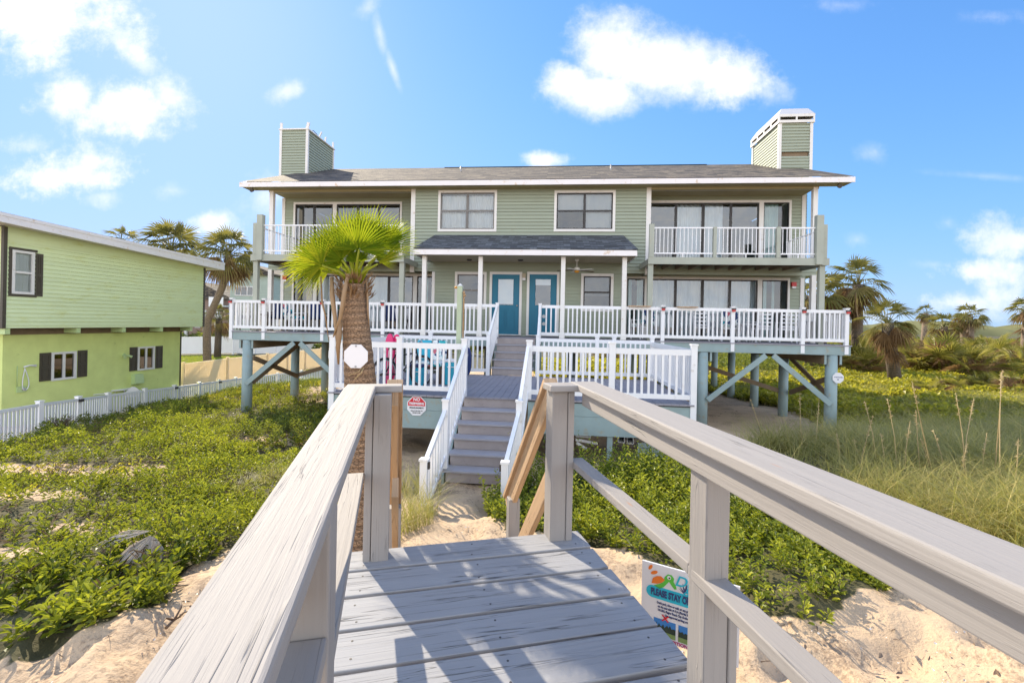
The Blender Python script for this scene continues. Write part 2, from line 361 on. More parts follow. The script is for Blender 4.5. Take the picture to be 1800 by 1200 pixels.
def sand():
    m,g=new_mat('dune_sand'); co=g.n('ShaderNodeTexCoord').outputs['Object']
    veg=g.n('ShaderNodeAttribute',attribute_name='tint').outputs['Fac']
    big=g.noise(co,.8,4,.6); med=g.noise(co,6,5,.65); fine=g.noise(co,140,2,.6); spk=g.noise(co,60,3,.7)
    s=g.mix(big,(.48,.335,.20),(.59,.43,.275)); s=g.mix(g.ramp(spk,[(.0,.0),(.62,0),(.72,.55)]),s,(.26,.16,.09))
    deb=g.ramp(g.math('MULTIPLY',g.noise(co,1.7,3),g.noise(co,24,4,.75)),[(.27,0),(.36,1)]); s=g.mix(g.math('MULTIPLY',deb,.75),s,(.17,.105,.065))
    s=g.mix(g.math('MULTIPLY',fine,.35),s,(.66,.51,.35))
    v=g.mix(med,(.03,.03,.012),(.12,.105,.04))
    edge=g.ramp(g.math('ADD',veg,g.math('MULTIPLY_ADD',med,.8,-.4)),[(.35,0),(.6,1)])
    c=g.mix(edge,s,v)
    h=g.math('ADD',g.math('MULTIPLY',med,.7),g.math('ADD',g.math('MULTIPLY',g.noise(co,22,4,.7),.35),g.math('MULTIPLY',fine,.06)))
    finish(g,bsdf(g,c,.95,h,.7,.05)); return m
M['sand']=sand()
def water():
    m,g=new_mat('marsh_water'); co=obj_co(g)
    finish(g,bsdf(g,(.10,.16,.20),.12,g.noise(g.mapping(co,(1,1,1)),2.0,4),.15,.05)); return m
M['water']=water()
M['hill']=paint('far_tree_canopy',(.17,.17,.085),1.0,.4,.02)
M['hill'].node_tree.nodes['Principled BSDF'].inputs['Specular IOR Level'].default_value=0
# ---------------------------------------------------------------- terrain
GP=np.array([(0,0,-2.2),(-3,3,-2.15),(3,3.5,-2.12),(0,4,-2.33),(0,7.2,-2.62),(-3,6,-2.45),(4,6.2,-2.45),(9,6,-2.3),(6,4,-2.1),(12,8,-2.5),(-9,14.8,-3.05),(9.2,13,-3.03),(0,12,-3.0),
 (0,16,-3.1),(-9.5,17.5,-3.2),(-9.5,20,-3.2),(-14,13.4,-3.55),(-15.4,17.4,-3.95),(-16.2,23.5,-4.35),(-16.7,29,-4.55),(-11,37,-4.6),(-22,20,-4.3),(-8,9,-2.75),(-12,9,-3.0),(-5,9,-2.7),(-6,4,-2.3),
 (0,25,-3.2),(9,20,-3.15),(10,26,-3.1),(14,14,-2.95),(15,20,-2.95),(20,26,-3.0),(20,16,-2.8),(28,34,-3.1),(14,34,-3.1),(40,60,-3.3),(0,45,-3.9),(-25,47,-3.9),(-20,55,-3.8),(-40,40,-4.2),(60,25,-3.0),
 (-60,90,-4),(60,110,-3.4),(0,110,-3.8),(140,180,-3.6),(-140,180,-4),(0,-10,-2.0),(10,-6,-1.9),(-10,-6,-2.0),(-30,0,-3.2),(30,0,-2.6),(0,-40,-3),(60,-40,-3),(-60,-40,-3),(-100,0,-4),(100,0,-3.2)],float)
def ground_np(X,Y):
    X=np.asarray(X,float); Y=np.asarray(Y,float); num=np.zeros_like(X); den=np.zeros_like(X)
    sc_=(1.0+.06*np.hypot(X,Y))
    for x,y,z in GP:
        w=1.0/(((X-x)**2+(Y-y)**2)+.35*sc_)**1.9; num+=w*z; den+=w
    r=np.hypot(X,Y); k=np.clip((30-r)/25,0,1)
    b=.035*np.sin(X*1.7+.6*Y)*np.sin(Y*1.3-.4*X)+.018*np.sin(X*4.1+1)*np.sin(Y*3.7+X)
    return num/den+b*k
def GROUND(x,y): return float(ground_np(np.array([x]),np.array([y]))[0])
def ground_hit(px,py):
    r=ray(px,py); Y=.8
    while Y<300:
        Y2=Y*1.03
        if r[2]*Y2<=GROUND(r[0]*Y2,Y2): break
        Y=Y2
    lo,hi=Y,Y*1.03
    for _ in range(12):
        m=(lo+hi)/2
        if r[2]*m<=GROUND(r[0]*m,m): hi=m
        else: lo=m
    return r[0]*hi,hi
def gpoly(pts): return np.array([ground_hit(*p) for p in pts])
def inside(P,X,Y):
    c=np.zeros(len(X),bool); n=len(P)
    for i in range(n):
        x0,y0=P[i]; x1,y1=P[(i+1)%n]
        t=((y0>Y)!=(y1>Y)); xi=x0+(Y-y0)*(x1-x0)/((y1-y0) if abs(y1-y0)>1e-9 else 1e-9); c^=t&(X<xi)
    return c
POLY_L=gpoly([(-60,1180),(0,1172),(60,1150),(150,1122),(225,1090),(285,1062),(315,1005),(375,980),(415,965),(450,930),(500,880),(545,830),(600,800),(640,760),(640,712),(560,692),(480,690),(420,688),(345,694),(280,715),(190,741),(130,757),(60,772),(-60,800)])
POLY_B=gpoly([(852,912),(862,880),(885,862),(930,852),(1000,842),(1100,838),(1215,842),(1240,880),(1290,880),(1420,905),(1520,955),(1600,1000),(1592,1036),(1500,1058),(1420,1104),(1335,1078),(1290,1062),(1240,1050),(1185,1012),(1110,975),(1050,955),(975,945),(900,935)])
POLY_G=gpoly([(1285,815),(1420,775),(1500,778),(1700,760),(1990,760),(1990,1090),(1800,1030),(1650,965),(1450,895),(1330,862)])
POLY_V=np.array([(9.6,13.5),(11.2,12.0),(13.5,9.5),(22,9),(40,14),(48,40),(30,48),(2,48),(1.5,24.5),(9.3,24.0),(10.6,18)])
POLY_U=np.array([(-9.8,15.2),(-11.5,14.5),(-15,15.5),(-16.2,23),(-16,30),(-6,30),(-6.5,22),(-9.6,21)])
def blotch(X,Y,s=1.0,o=0.0):
    return (np.sin(X*1.1*s+o)*np.sin(Y*.9*s+2*o)+np.sin(X*2.3*s-Y*1.7*s+o)*.6+np.sin(X*.7*s+Y*3.1*s+3*o)*.5)/2.1
def gaps(X,Y):
    """bare patches inside the shrub mat (world ellipses)"""
    k=np.ones(len(X))
    for px,py,rx,ry in ((270,960,.5,.14),(165,925,.6,.12),(330,850,.7,.14),(115,832,2.3,.55),(40,868,.9,.3),(500,772,1.0,.55),(575,735,1.3,.8),(490,738,.7,.5),(95,765,.9,.5),(20,975,.5,.2),(520,705,1.2,.6)):
        cx,cy=ground_hit(px,py); d=((X-cx)/rx)**2+((Y-cy)/ry)**2; k=np.minimum(k,np.clip((d-.5)/.7,0.03,1))
    return k
def veg_mask(X,Y):
    m=np.zeros(len(X))
    for P,w in ((POLY_L,.85),(POLY_B,.9),(POLY_G,1),(POLY_V,1),(POLY_U,.75)): m=np.maximum(m,w*inside(P,X,Y))
    m=m*np.where(inside(POLY_L,X,Y),gaps(X,Y),1)
    r=np.hypot(X,Y); far=((r>40)|((X<-9)&(Y>27)))&(Y>5); m=np.where(far,1.0,m)
    m=np.where((X>24)&(Y>6),1.0,m); m=np.where((X<-17.5)&(Y>24),.9,m)
    return m
rad=np.concatenate([np.geomspace(.35,16,190),np.geomspace(16.3,2500,90)]); ang=np.linspace(0,2*np.pi,361)[:-1]
RR,AA=np.meshgrid(rad,ang,indexing='ij'); GX,GY=RR*np.sin(AA),RR*np.cos(AA)
GZ=ground_np(GX.ravel(),GY.ravel()); n0,n1=RR.shape
near=np.clip((14-RR.ravel())/10,0,1); lump=np.zeros(len(GZ))
for k_ in range(26):
    f_=RNG.uniform(4,26); a_=RNG.uniform(0,6.28); lump+=np.sin(f_*(GX.ravel()*np.cos(a_)+GY.ravel()*np.sin(a_))+RNG.uniform(0,6.28))*.028/f_**.75*2.2
for k_ in range(150):                                # trodden hollows along the path and on the open sand
    if k_<80: fx,fy=RNG.uniform(-.5,.6),RNG.uniform(3.6,7.2)
    elif k_<115: fx,fy=RNG.uniform(-3.2,-1.2),RNG.uniform(2.2,4.2)
    else: fx,fy=RNG.uniform(1.3,3.8),RNG.uniform(1.8,4.0)
    ex,ey=GX.ravel()-fx,GY.ravel()-fy; an_=RNG.uniform(0,3.14); p_=ex*np.cos(an_)+ey*np.sin(an_); q2=-ex*np.sin(an_)+ey*np.cos(an_); d2=(p_/.14)**2+(q2/.075)**2
    lump+=-.035*np.exp(-d2)+.014*np.exp(-(np.sqrt(d2)-1.6)**2*3)
GZ=GZ+near*lump
GZ=np.where(RR.ravel()>150,-4.2,GZ)
idx=np.arange(n0*n1).reshape(n0,n1); q=np.stack([idx[:-1,:],idx[1:,:],np.roll(idx,-1,1)[1:,:],np.roll(idx,-1,1)[:-1,:]],-1).reshape(-1,4)
vm=veg_mask(GX.ravel(),GY.ravel())
GV=np.concatenate([np.stack([GX.ravel(),GY.ravel(),GZ],-1),[[0,0,GROUND(0,0)]]]); vm=np.append(vm,0)
tri=np.stack([np.full(n1,n0*n1),idx[0],np.roll(idx[0],-1)],-1)
g_=arr_obj('ground',GV,q,M['sand'],vm,True,tri); tag(g_,kind='structure')
# marsh water and low hills
c=MB(); pts=[(98,105),(112,108),(150,150),(215,210),(205,225),(150,190),(105,130)]; c.poly([(x,y,-3.35) for x,y in pts]); o=mesh_obj('water',c,M['water']); tag(o,kind='structure')
# ---------------------------------------------------------------- the duplex (house frame: a = metres right of its centre line, v = depth)
A0=-1.0
def A(a): return a+A0
VW, VB, VE, VD, VP = 15.45, 16.4, 14.95, 13.8, 13.86    # wall, recess wall, eave, deck front, porch columns
VBACK=27.0
ZD, ZL, ZG = -.43, -1.446, -3.1                         # raised deck, landing, ground
LAP=.115
def prect(px0,py0,px1,py1,v):
    ym,xm=(py0+py1)/2,(px0+px1)/2
    return HF.on_v(px0,ym,v)[0], HF.on_v(px1,ym,v)[0], HF.on_v(xm,py1,v)[1], HF.on_v(xm,py0,v)[1]
def lap_wall(mb, s0, s1, z0, z1, P, lip=.03, lap=LAP):
    """lapped boards on a rectangle; P(s,z,out) gives the point"""
    k=math.floor(z0/lap+1e-6)
    while k*lap < z1-1e-4:
        a=max(z0,k*lap); b=min(z1,(k+1)*lap); t=(b-k*lap)/lap; ta=(a-k*lap)/lap
        oa=lip*(1-ta)+.003; ob=lip*(1-t)+.003
        mb.poly([P(s0,a,oa),P(s1,a,oa),P(s1,b,ob),P(s0,b,ob)])
        mb.poly([P(s0,a,0),P(s1,a,0),P(s1,a,oa),P(s0,a,oa)])
        k+=1
def split_rects(s0,s1,z0,z1,holes):
    out=[]; x=s0
    for h in sorted(holes):
        if h[0]>x: out.append((x,h[0],z0,z1))
        if h[2]>z0: out.append((h[0],h[1],z0,h[2]))
        if h[3]<z1: out.append((h[0],h[1],h[3],z1))
        x=h[1]
    if x<s1: out.append((x,s1,z0,z1))
    return out
def front_lap(mb, v, s0,s1,z0,z1, holes=()):
    for r in split_rects(s0,s1,z0,z1,holes): lap_wall(mb,*r,lambda s,z,o: (s,v-o,z))
def ring(mb, u0,u1,z0,z1, v0,v1, w, wb=None, wt=None):
    """four bars round a rectangle (outer size given)"""
    wb=w if wb is None else wb; wt=w if wt is None else wt
    mb.box(u0,u1,v0,v1,z1-wt,z1)
    if wb>0: mb.box(u0,u1,v0,v1,z0,z0+wb)
    mb.box(u0,u0+w,v0,v1,z0+wb,z1-wt); mb.box(u1-w,u1,v0,v1,z0+wb,z1-wt)
def folds(mb, u0,u1,z0,z1,v,amp=.03,pitch=.16):
    n=max(6,int((u1-u0)/pitch*6)); ph=random.random()*6
    pts=[(u0+(u1-u0)*i/n, v+amp*math.sin(ph+(u1-u0)*i/n/pitch*6.28)+amp*.5*math.sin(ph*2+(u1-u0)*i/n/pitch*2.7)) for i in range(n+1)]
    b=len(mb.v)
    for (u,w) in pts: mb.v += [(u,w,z0),(u,w,z1)]
    for i in range(n): mb.face((b+2*i,b+2*i+2,b+2*i+3,b+2*i+1),None,True)
def pane(mb,u0,u1,z0,z1,v): mb.poly([(u0,v,z0),(u1,v,z0),(u1,v,z1),(u0,v,z1)])

H=Thing('beach_duplex','two storey sage green duplex on pilings with white trim, twin balconies and two chimneys','house',(A(0),VW,ZG),HF)
def hwindow(r, v, kind, sash, cur, frac=None):
    u0,u1,z0,z1=r; t=.085
    f=MB(); ring(f,u0,u1,z0,z1,v-.045,v+.05,t); fo=H.part('window',f,M['trim'])
    u0+=t;u1-=t;z0+=t;z1-=t; s=MB(); d=.04
    cols=[(u0,(u0+u1)/2),((u0+u1)/2,u1)] if kind=='quad' else [(u0,u1)]
    zm=(z0+z1)/2; p=MB()
    for a,b in cols:
        ring(s,a,b,zm,z1,v+.0,v+.04,d); ring(s,a+.004,b-.004,z0,zm+.02,v-.018,v+.016,d)
        pane(p,a+d,b-d,zm+d,z1-d,v+.02); pane(p,a+d,b-d,z0+d,zm-d+.02,v+.0)
    H.part('sash',s,M[sash],fo); H.part('pane',p,M['glass'],fo)
    if cur:
        c=MB()
        if cur=='blind_split':                       # one lower sash left dark
            folds(c,u0,u1,zm,z1,v+.10,.008,.3); folds(c,(u0+u1)/2,u1,z0,zm,v+.10,.008,.3)
        elif cur=='blind':
            z=z1
            while z>zm-.1: c.box(u0+.02,u1-.02,v+.08,v+.10,z-.012,z-.006); z-=.03
        else: folds(c,u0,u1,z0,z1-.08,v+.12,.02,.13)
        H.part('curtain',c,M['blind' if 'blind' in cur else 'curtain'],fo)
    return r
holes_up=[prect(770.4,334.8,873.5,407.5,VW),prect(974,335,1081.5,407.5,VW)]
hwindow(holes_up[0],VW,'quad','greyframe','curtain'); hwindow(holes_up[1],VW,'quad','darkframe','blind_split')
r1=prect(799.5,478,855,560,VW); r2=prect(1020.8,481,1077.8,560,VW); r1=(r1[0],r1[1],.45,r1[3]); r2=(r2[0],r2[1],.45,r2[3])
hwindow(r1,VW,'hung','greyframe',None); hwindow(r2,VW,'hung','darkframe','blind')
def door(px0,px1,lite,label):
    u0=HF.on_v(px0,540,VW)[0]; u1=HF.on_v(px1,540,VW)[0]; z0=ZD+.02; z1=HF.on_v((px0+px1)/2,478,VW)[1]; t=.085
    f=MB(); ring(f,u0,u1,z0,z1,VW-.045,VW+.05,t,.03); fo=H.part('door_frame',f,M['trim'])
    hole=(u0,u1,ZD,z1); u0+=t;u1-=t;z1-=t;z0+=.03; w=u1-u0
    s=MB(); la,lb=u0+w*.2,u1-w*.2; lz0,lz1=z0+(z1-z0)*.48,z1-.14
    s.box(u0,la,VW-.005,VW+.04,z0,z1); s.box(lb,u1,VW-.005,VW+.04,z0,z1); s.box(la,lb,VW-.005,VW+.04,lz1,z1); s.box(la,lb,VW-.005,VW+.04,z0,lz0)
    for q in (0,1):                                   # two raised lower panels
        a=u0+w*(.16+.36*q); ring(s,a,a+w*.32,z0+.16,lz0-.14,VW-.019,VW-.004,.03)
    so=H.part('door',s,M['door'],label=label)
    k=MB(); k.tube([(u1-.07,VW-.005,z0+.98),(u1-.07,VW-.05,z0+.98)],[.012,.012],8); k.tube([(u1-.07,VW-.05,z0+.98),(u1-.07,VW-.06,z0+.98),(u1-.07,VW-.085,z0+.98)],[.02,.03,.018],10); H.part('knob',k,M['chrome'],so)
    g=MB(); ring(g,la,lb,lz0,lz1,VW-.015,VW+.0,.022); H.part('lite_frame',g,M['door'],so)
    g=MB(); pane(g,la,lb,lz0,lz1,VW+.015); H.part('lite_glass',g,M['glass_door'],so)
    c=MB()
    if lite=='paper': c.box(la+.005,lb-.005,VW+.02,VW+.024,lz0+.05,lz1-.01)
    else: c.box(la+.005,lb-.005,VW+.02,VW+.03,lz0+(lz1-lz0)*.76,lz1-.01)
    H.part('lite_shade',c,M['white'],so)
    return hole
d1=door(860,917,'paper','teal door with a papered-over window'); d2=door(925.5,982.5,'shade','teal door with a half blind in its window')
w=MB(); front_lap(w,VW,A(-4.0),A(4.0),1.74,4.62,holes_up)
for h in (r1,r2,d1,d2): pass
cl=[(h[0]+.01,h[1]-.01,h[2]+(.0 if h[2]<0 else .01),h[3]-.01) for h in (r1,r2,d1,d2)]
front_lap(w,VW,A(-3.23),A(3.23),ZD,1.74,cl)
w2=MB(); [front_lap(w2,VW,*q,1.74,2.02) for q in ((A(-9.3),A(-4.0)),(A(4.0),A(9.3)))]
H.part('front_wall',w,M['siding'])
for q in ((A(-9.3),A(-4.0)),(A(4.0),A(9.3))):
    w2=MB(); front_lap(w2,VW,*q,1.74,2.02); w2.box(q[0],q[1],VW+.0,VW+.12,1.735,2.02); w2.box(q[0]+.002,q[1]-.002,VW-.027,VW-.002,1.715,1.80); H.part('header_beam',w2,M['siding'])
for s in (-1,1):                                     # corner trims of the projecting middle
    c=MB(); a=A(s*4.0); c.box(a-.075,a+.075,VW-.04,VW+.05,1.70,4.6); H.part('corner_trim',c,M['trim'])
    c=MB(); a=A(s*3.23); c.box(a-.05,a+.05,VW-.035,VW+.05,ZD,1.72); H.part('corner_trim',c,M['trim'])
    c=MB()                                           # return walls of the projecting middle
    lap_wall(c,VW,VB,1.74,4.6,lambda t,z,o: (A(s*(4.0+o)),t,z)); lap_wall(c,VW,VB,ZD,1.74,lambda t,z,o: (A(s*(3.23+o)),t,z)); H.part('return_wall',c,M['siding'])
def slider(bounds, zt, zb, v, fixed_left, fixed_right, mats, tag_):
    """white frame with mullions; bounds: list of (a0,a1,npanels,curtain material or None,glass)"""
    f=MB(); a0=A(bounds[0][0])-.07; a1=A(bounds[-1][1])+.07
    f.box(a0,a1,v-.045,v+.05,zt,zt+.085); f.box(a0,a0+.07,v-.045,v+.05,zb,zt); f.box(a1-.07,a1,v-.045,v+.05,zb,zt); f.box(a0+.07,a1-.07,v-.02,v+.05,zb,zb+.03)
    for p,q in zip(bounds,bounds[1:]): f.box(A(p[1]),A(q[0]),v-.04,v+.05,zb+.03,zt)
    fo=H.part('sliding_door',f,M['trim'])
    s=MB(); gl={}; cu={}
    for a,b,n,c,gm in bounds:
        a,b=A(a),A(b)
        for k in range(n):
            p0=a+(b-a)*k/n; p1=a+(b-a)*(k+1)/n; o=.012*(k%2); ring(s,p0,p1,zb+.03,zt,v-.02+o,v+.02+o,.045 if n>1 else .03,.06)
            pane(gl.setdefault((gm,a),MB()),p0+.04,p1-.04,zb+.08,zt-.04,v+.0+o)
            cc=c[k] if isinstance(c,(list,tuple)) else c
            if cc:
                for part in (cc if isinstance(cc,(list,tuple)) else [cc]):
                    name,f0,f1=part if isinstance(part,tuple) else (part,0,1)
                    folds(cu.setdefault((name,a),MB()),p0+(p1-p0)*f0+.02,p0+(p1-p0)*f1-.02,zb+.04,zt-.02,v+.16)
    H.part('sash',s,M['darkframe'],fo)
    for k,m in gl.items(): H.part('pane',m,M[k[0]],fo)
    for k,m in cu.items(): H.part('curtain',m,M[k[0]],fo)
    return (a0+.02,a1-.02,zb,zt+.07)
ZU=2.07
tz_l,tz_u=1.66,4.32
C='curtain'; CT='curtain_teal'; T_=('tan',0,.3)
wl=MB(); wu=MB(); walls=[]
hR=slider([(3.5,4.1,1,[[('curtain_teal',0,.35),('curtain_teal',.6,1)]],'glass'),(4.25,7.9,4,[C,C,C,C],'glass_door'),(8.05,8.88,1,[[('curtain_teal',0,.3),('curtain_teal',.45,.62)]],'glass')],tz_l,ZD+.02,VB,0,0,None,0)
hL=slider([(-8.88,-8.12,1,[[('curtain_tan',.45,.95)]],'glass'),(-7.97,-4.25,4,[[('curtain',0,.45)],None,[('curtain',0,1)],None],'glass_door'),(-4.1,-3.5,1,[[('curtain_teal',.2,.65)]],'glass')],tz_l,ZD+.02,VB,0,0,None,0)
hUR=slider([(4.2,7.9,4,[None,C,[('curtain',0,.8)],None],'glass_door'),(8.05,8.88,1,[[('curtain_teal',0,.68)]],'glass')],tz_u,ZU+.02,VB,0,0,None,0)
hUL=slider([(-8.88,-7.4,2,[[('curtain_tan',.4,.75)],None],'glass_dark'),(-7.25,-4.8,3,[None,None,None],'glass_dark')],tz_u,ZU+.02,VB,0,0,None,0)
for nm,s0,s1,z0,z1,hh in (('lower',A(3.23),A(9.35),ZD,1.80,hR),('lower',A(-9.35),A(-3.23),ZD,1.80,hL),('upper',A(4.0),A(9.35),ZU,4.6,hUR),('upper',A(-9.35),A(-4.0),ZU,4.6,hUL)):
    w=MB(); front_lap(w,VB,s0,s1,z0,z1,[hh]); H.part('recess_wall',w,M['siding'])
for s in (-1,1):                                    # outer corner trims and columns
    for z0,z1 in ((ZD,1.74),(ZU,4.56)):
        c=MB(); a=A(s*9.35); c.box(a-.06,a+.06,VB-.04,VB+.06,z0,z1); H.part('corner_trim',c,M['trim'])
        c=MB(); a=A(s*9.2); c.box(a-.07,a+.07,VW-.07,VW+.07,z0,z1 if z0<0 else 4.55); H.part('column',c,M['trim'])
# shell: side and back walls, floors, inner partitions
for s in (-1,1):
    w=MB(); lap_wall(w,VB,VBACK,ZD-.3,4.6,lambda t,z,o: (A(s*(9.35+o)),t,z)); H.part('side_wall',w,M['siding'])
    w=MB(); lap_wall(w,17.9,20.6,ZD-.3,5.2,lambda t,z,o: (A(s*(10.22+o)),t,z)); lap_wall(w,A(s*9.35) if s>0 else A(s*10.22),A(s*10.22) if s>0 else A(s*9.35),ZD-.3,5.2,lambda t,z,o: (t,17.9-o,z)); H.part('chimney_chase',w,M['siding'])
w=MB(); front_lap(w,VBACK,A(-9.35),A(9.35),ZD-.3,4.6); w.box(A(-9.35),A(9.35),VBACK+.01,VBACK+.1,ZD-.3,4.6); H.part('rear_wall',w,M['siding'])
w=MB(); w.box(A(-9.3),A(9.3),VB+.02,VBACK,ZD-.30,ZD-.02); w.box(A(-9.3),A(9.3),VW+.13,VBACK,1.80,2.04); H.part('floor_slab',w,M['soffit'])
w=MB(); w.box(A(-9.3),A(9.3),VW+.13,VBACK,4.60,4.68); H.part('upper_ceiling',w,M['soffit'])
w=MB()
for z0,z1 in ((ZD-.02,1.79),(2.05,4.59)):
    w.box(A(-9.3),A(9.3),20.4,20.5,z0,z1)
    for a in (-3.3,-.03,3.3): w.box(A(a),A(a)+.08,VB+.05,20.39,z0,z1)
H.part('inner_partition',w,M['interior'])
# roof
EZ0,EZ1=4.56,4.75; SL=.4167; VR=20.55; ZR=EZ1+SL*(VR-VE); VBE=2*VR-VE+1.2; er=10.1
rf=MB()
def roof_quad(mb,a0,a1,v0,z0,v1,z1):
    L=math.hypot(v1-v0,z1-z0); mb.poly([(A(a0),v0,z0),(A(a1),v0,z0),(A(a1),v1,z1),(A(a0),v1,z1)],[(a0,0),(a1,0),(a1,L),(a0,L)])
roof_quad(rf,-er,er,VE-.03,EZ1-.0125,VR,ZR); roof_quad(rf,er,-er,VBE,EZ1-.5,VR,ZR)
ro=H.part('roof',rf,M['roof'])
c=MB(); c.prism([(A(-4.2),VR-.16,ZR-.03),(A(-4.2),VR,ZR+.025),(A(-4.2),VR+.16,ZR-.03)],(11.6,0,0)); H.part('ridge_vent',c,M['black'],ro)
for a in (-2.95,3.05):
    c=MB(); c.tube([(A(a),18.2,ZR-1.1),(A(a),18.2,ZR-.76)],.028,10); H.part('vent_pipe',c,M['chrome'],ro)
c=MB(); c.box(A(-er),A(er),VE-.02,VE+.02,EZ0,EZ1-.025); H.part('eave_fascia',c,M['fascia'])
for s in (-1,1):                                     # rake boards and gable ends
    c=MB(); a=A(s*er); c.prism([(a-.02,VE+.021,EZ0+.02),(a-.02,VR,ZR-.21),(a-.02,VR,ZR-.02),(a-.02,VE+.021,EZ1-.03)],(.04,0,0)); H.part('rake_board',c,M['fascia'])
    c=MB(); a=A(s*9.36); c.prism([(a-.03,VW+.0,4.69),(a-.03,VR,ZR-.12),(a-.03,VBACK,4.69)],(.06,0,0)); H.part('gable_wall',c,M['siding'])
c=MB()
for k in range(5): c.box(A(-er)+.02,A(er)-.02,VE+.024+k*.1,VE+.12+k*.1,4.585,4.60)
H.part('soffit',c,M['soffit'])
for s0,s1 in ((-9.3,-4.08),(4.08,9.3)):
    c=MB(); c.box(A(s0),A(s1),VW-.06,VW+.06,4.50,4.583); H.part('recess_beam',c,M['soffit'])
    c=MB(); c.box(A(s0)+.01,A(s1),VW+.061,VW+.09,4.50,4.54); H.part('beam_trim',c,M['trim'])
    c=MB(); [c.box(A(s0),A(s1),VW+.10+k*.105,VW+.20+k*.105,4.555,4.575) for k in range(8)]; H.part('recess_soffit',c,M['soffit'])
for s,pa in ((-1,(398,330)),(1,(1433,323))):
    c=MB(); a=A(s*9.75); c.tube([(a-.0,VE+.2,4.50),(a-.02*s,VE+.1,4.47)],[.05,.065],8); c.tube([(a,VE+.2,4.52),(a,VE+.2,4.60)],.015,6); H.part('flood_light',c,M['darklamp'])
# chimneys
def chimney(px0,px1,vf,vb,ztop,side,name):
    u0=HF.on_v(px0,265,vf)[0]; u1=HF.on_v(px1,265,vf)[0]; zb=5.3
    w=MB(); holes=[]
    if side>0: holes=[(u0+.07,u1-.07,HF.on_v(1398,275,vf)[1],HF.on_v(1398,267,vf)[1])]
    front_lap(w,vf,u0,u1,zb,ztop,holes); lap_wall(w,vf,vb,zb,ztop,lambda t,z,o:(u1+o,t,z)); lap_wall(w,vf,vb,zb,ztop,lambda t,z,o:(u0-o,t,z)); lap_wall(w,u0,u1,zb,ztop,lambda t,z,o:(t,vb+o,z))
    co=H.part('chimney',w,M['siding'])
    if holes:
        h=holes[0]; c=MB(); c.box(h[0],h[1],vf+.05,vf+.06,h[2]-.01,h[3]+.01); H.part('missing_board_gap',c,M['joist'],co)
    for uu in (u0,u1):
        for vv in (vf,vb):
            c=MB(); c.box(uu-.052,uu+.052,vv-.045,vv+.045,zb,ztop); H.part('corner_board',c,M['trim'],co)
    if side<0:
        c=MB(); ring_v=[(u0-.08,u1+.08,vf-.07,vf+.05),(u0-.08,u1+.08,vb-.05,vb+.07)]
        for a,b,p,q in ring_v: c.box(a,b,p,q,ztop,ztop+.05)
        c.box(u0-.08,u0+.06,vf+.05,vb-.05,ztop,ztop+.05); c.box(u1-.06,u1+.08,vf+.05,vb-.05,ztop,ztop+.05); H.part('cap_trim',c,M['trim'],co)
        D=vb-vf
        for uu,vv,h,dx,w_ in ((u0,vf,.26,.0,.10),(u1-.02,vf,.26,.06,.12),(u1,vf+D*.42,.25,.12,.06),(u1,vf+D*.66,.24,.04,.06),(u1,vb,.30,.0,.07),(u0,vb,.22,0,.07)):
            c=MB(); c.beam((uu,vv,ztop+.051),(uu+dx,vv,ztop+.05+h),w_,.05,(0,1,0)); H.part('broken_stub',c,M['trim'],co)
        c=MB(); c.tube([(u1,vf+.3,ztop+.05),(u1,vf+.45,ztop+.17),(u1,vf+.75,ztop+.12),(u1,vf+1.0,ztop+.05)],.012,6); H.part('loose_cable',c,M['black'],co)
    else:
        e=.09; a,b,p,q=u0-e,u1+e,vf-e,vb+e; c=MB(); z0=ztop; zs=ztop+.10; zt=ztop+.22
        def rail4(za,zb_): 
            c.box(a,b,p,p+.04,za,zb_); c.box(a,b,q-.04,q,za,zb_); c.box(a,a+.04,p+.04,q-.04,za,zb_); c.box(b-.04,b,p+.04,q-.04,za,zb_)
        rail4(z0,zs); rail4(zt,zt+.10)
        for k in range(3): x=a+.03+(b-a-.06)*k/2; c.box(x-.03,x+.03,p+.004,p+.036,zs,zt)
        for k in range(5):
            y=p+.04+(q-p-.08)*k/4
            for x in (a+.02,b-.02): c.box(x-.016,x+.016,y-.035,y+.035,zs,zt)
        H.part('cap_band',c,M['trim'],co)
        i=.17; zt2=zt+.10; zz=zt2+.27; c=MB()
        lo=[(a,p,zt2),(b,p,zt2),(b,q,zt2),(a,q,zt2)]; hi=[(a+i,p+i,zz),(b-i,p+i,zz),(b-i,q-i,zz),(a+i,q-i,zz)]
        for k in range(4): c.poly([lo[k],lo[(k+1)%4],hi[(k+1)%4],hi[k]])
        c.poly(hi); H.part('cap_hood',c,M['hood'],co)
        c=MB(); c.box(u0+.1,u1-.1,vf+.1,vb-.1,ztop-.3,ztop+.2); H.part('flue_box',c,M['brownfurn'],co)
chimney(494,540,18.3,20.5,HF.on_v(516,229,18.3)[1],-1,'l'); chimney(1370,1425,18.1,20.4,HF.on_v(1398,217,18.1)[1],1,'r')
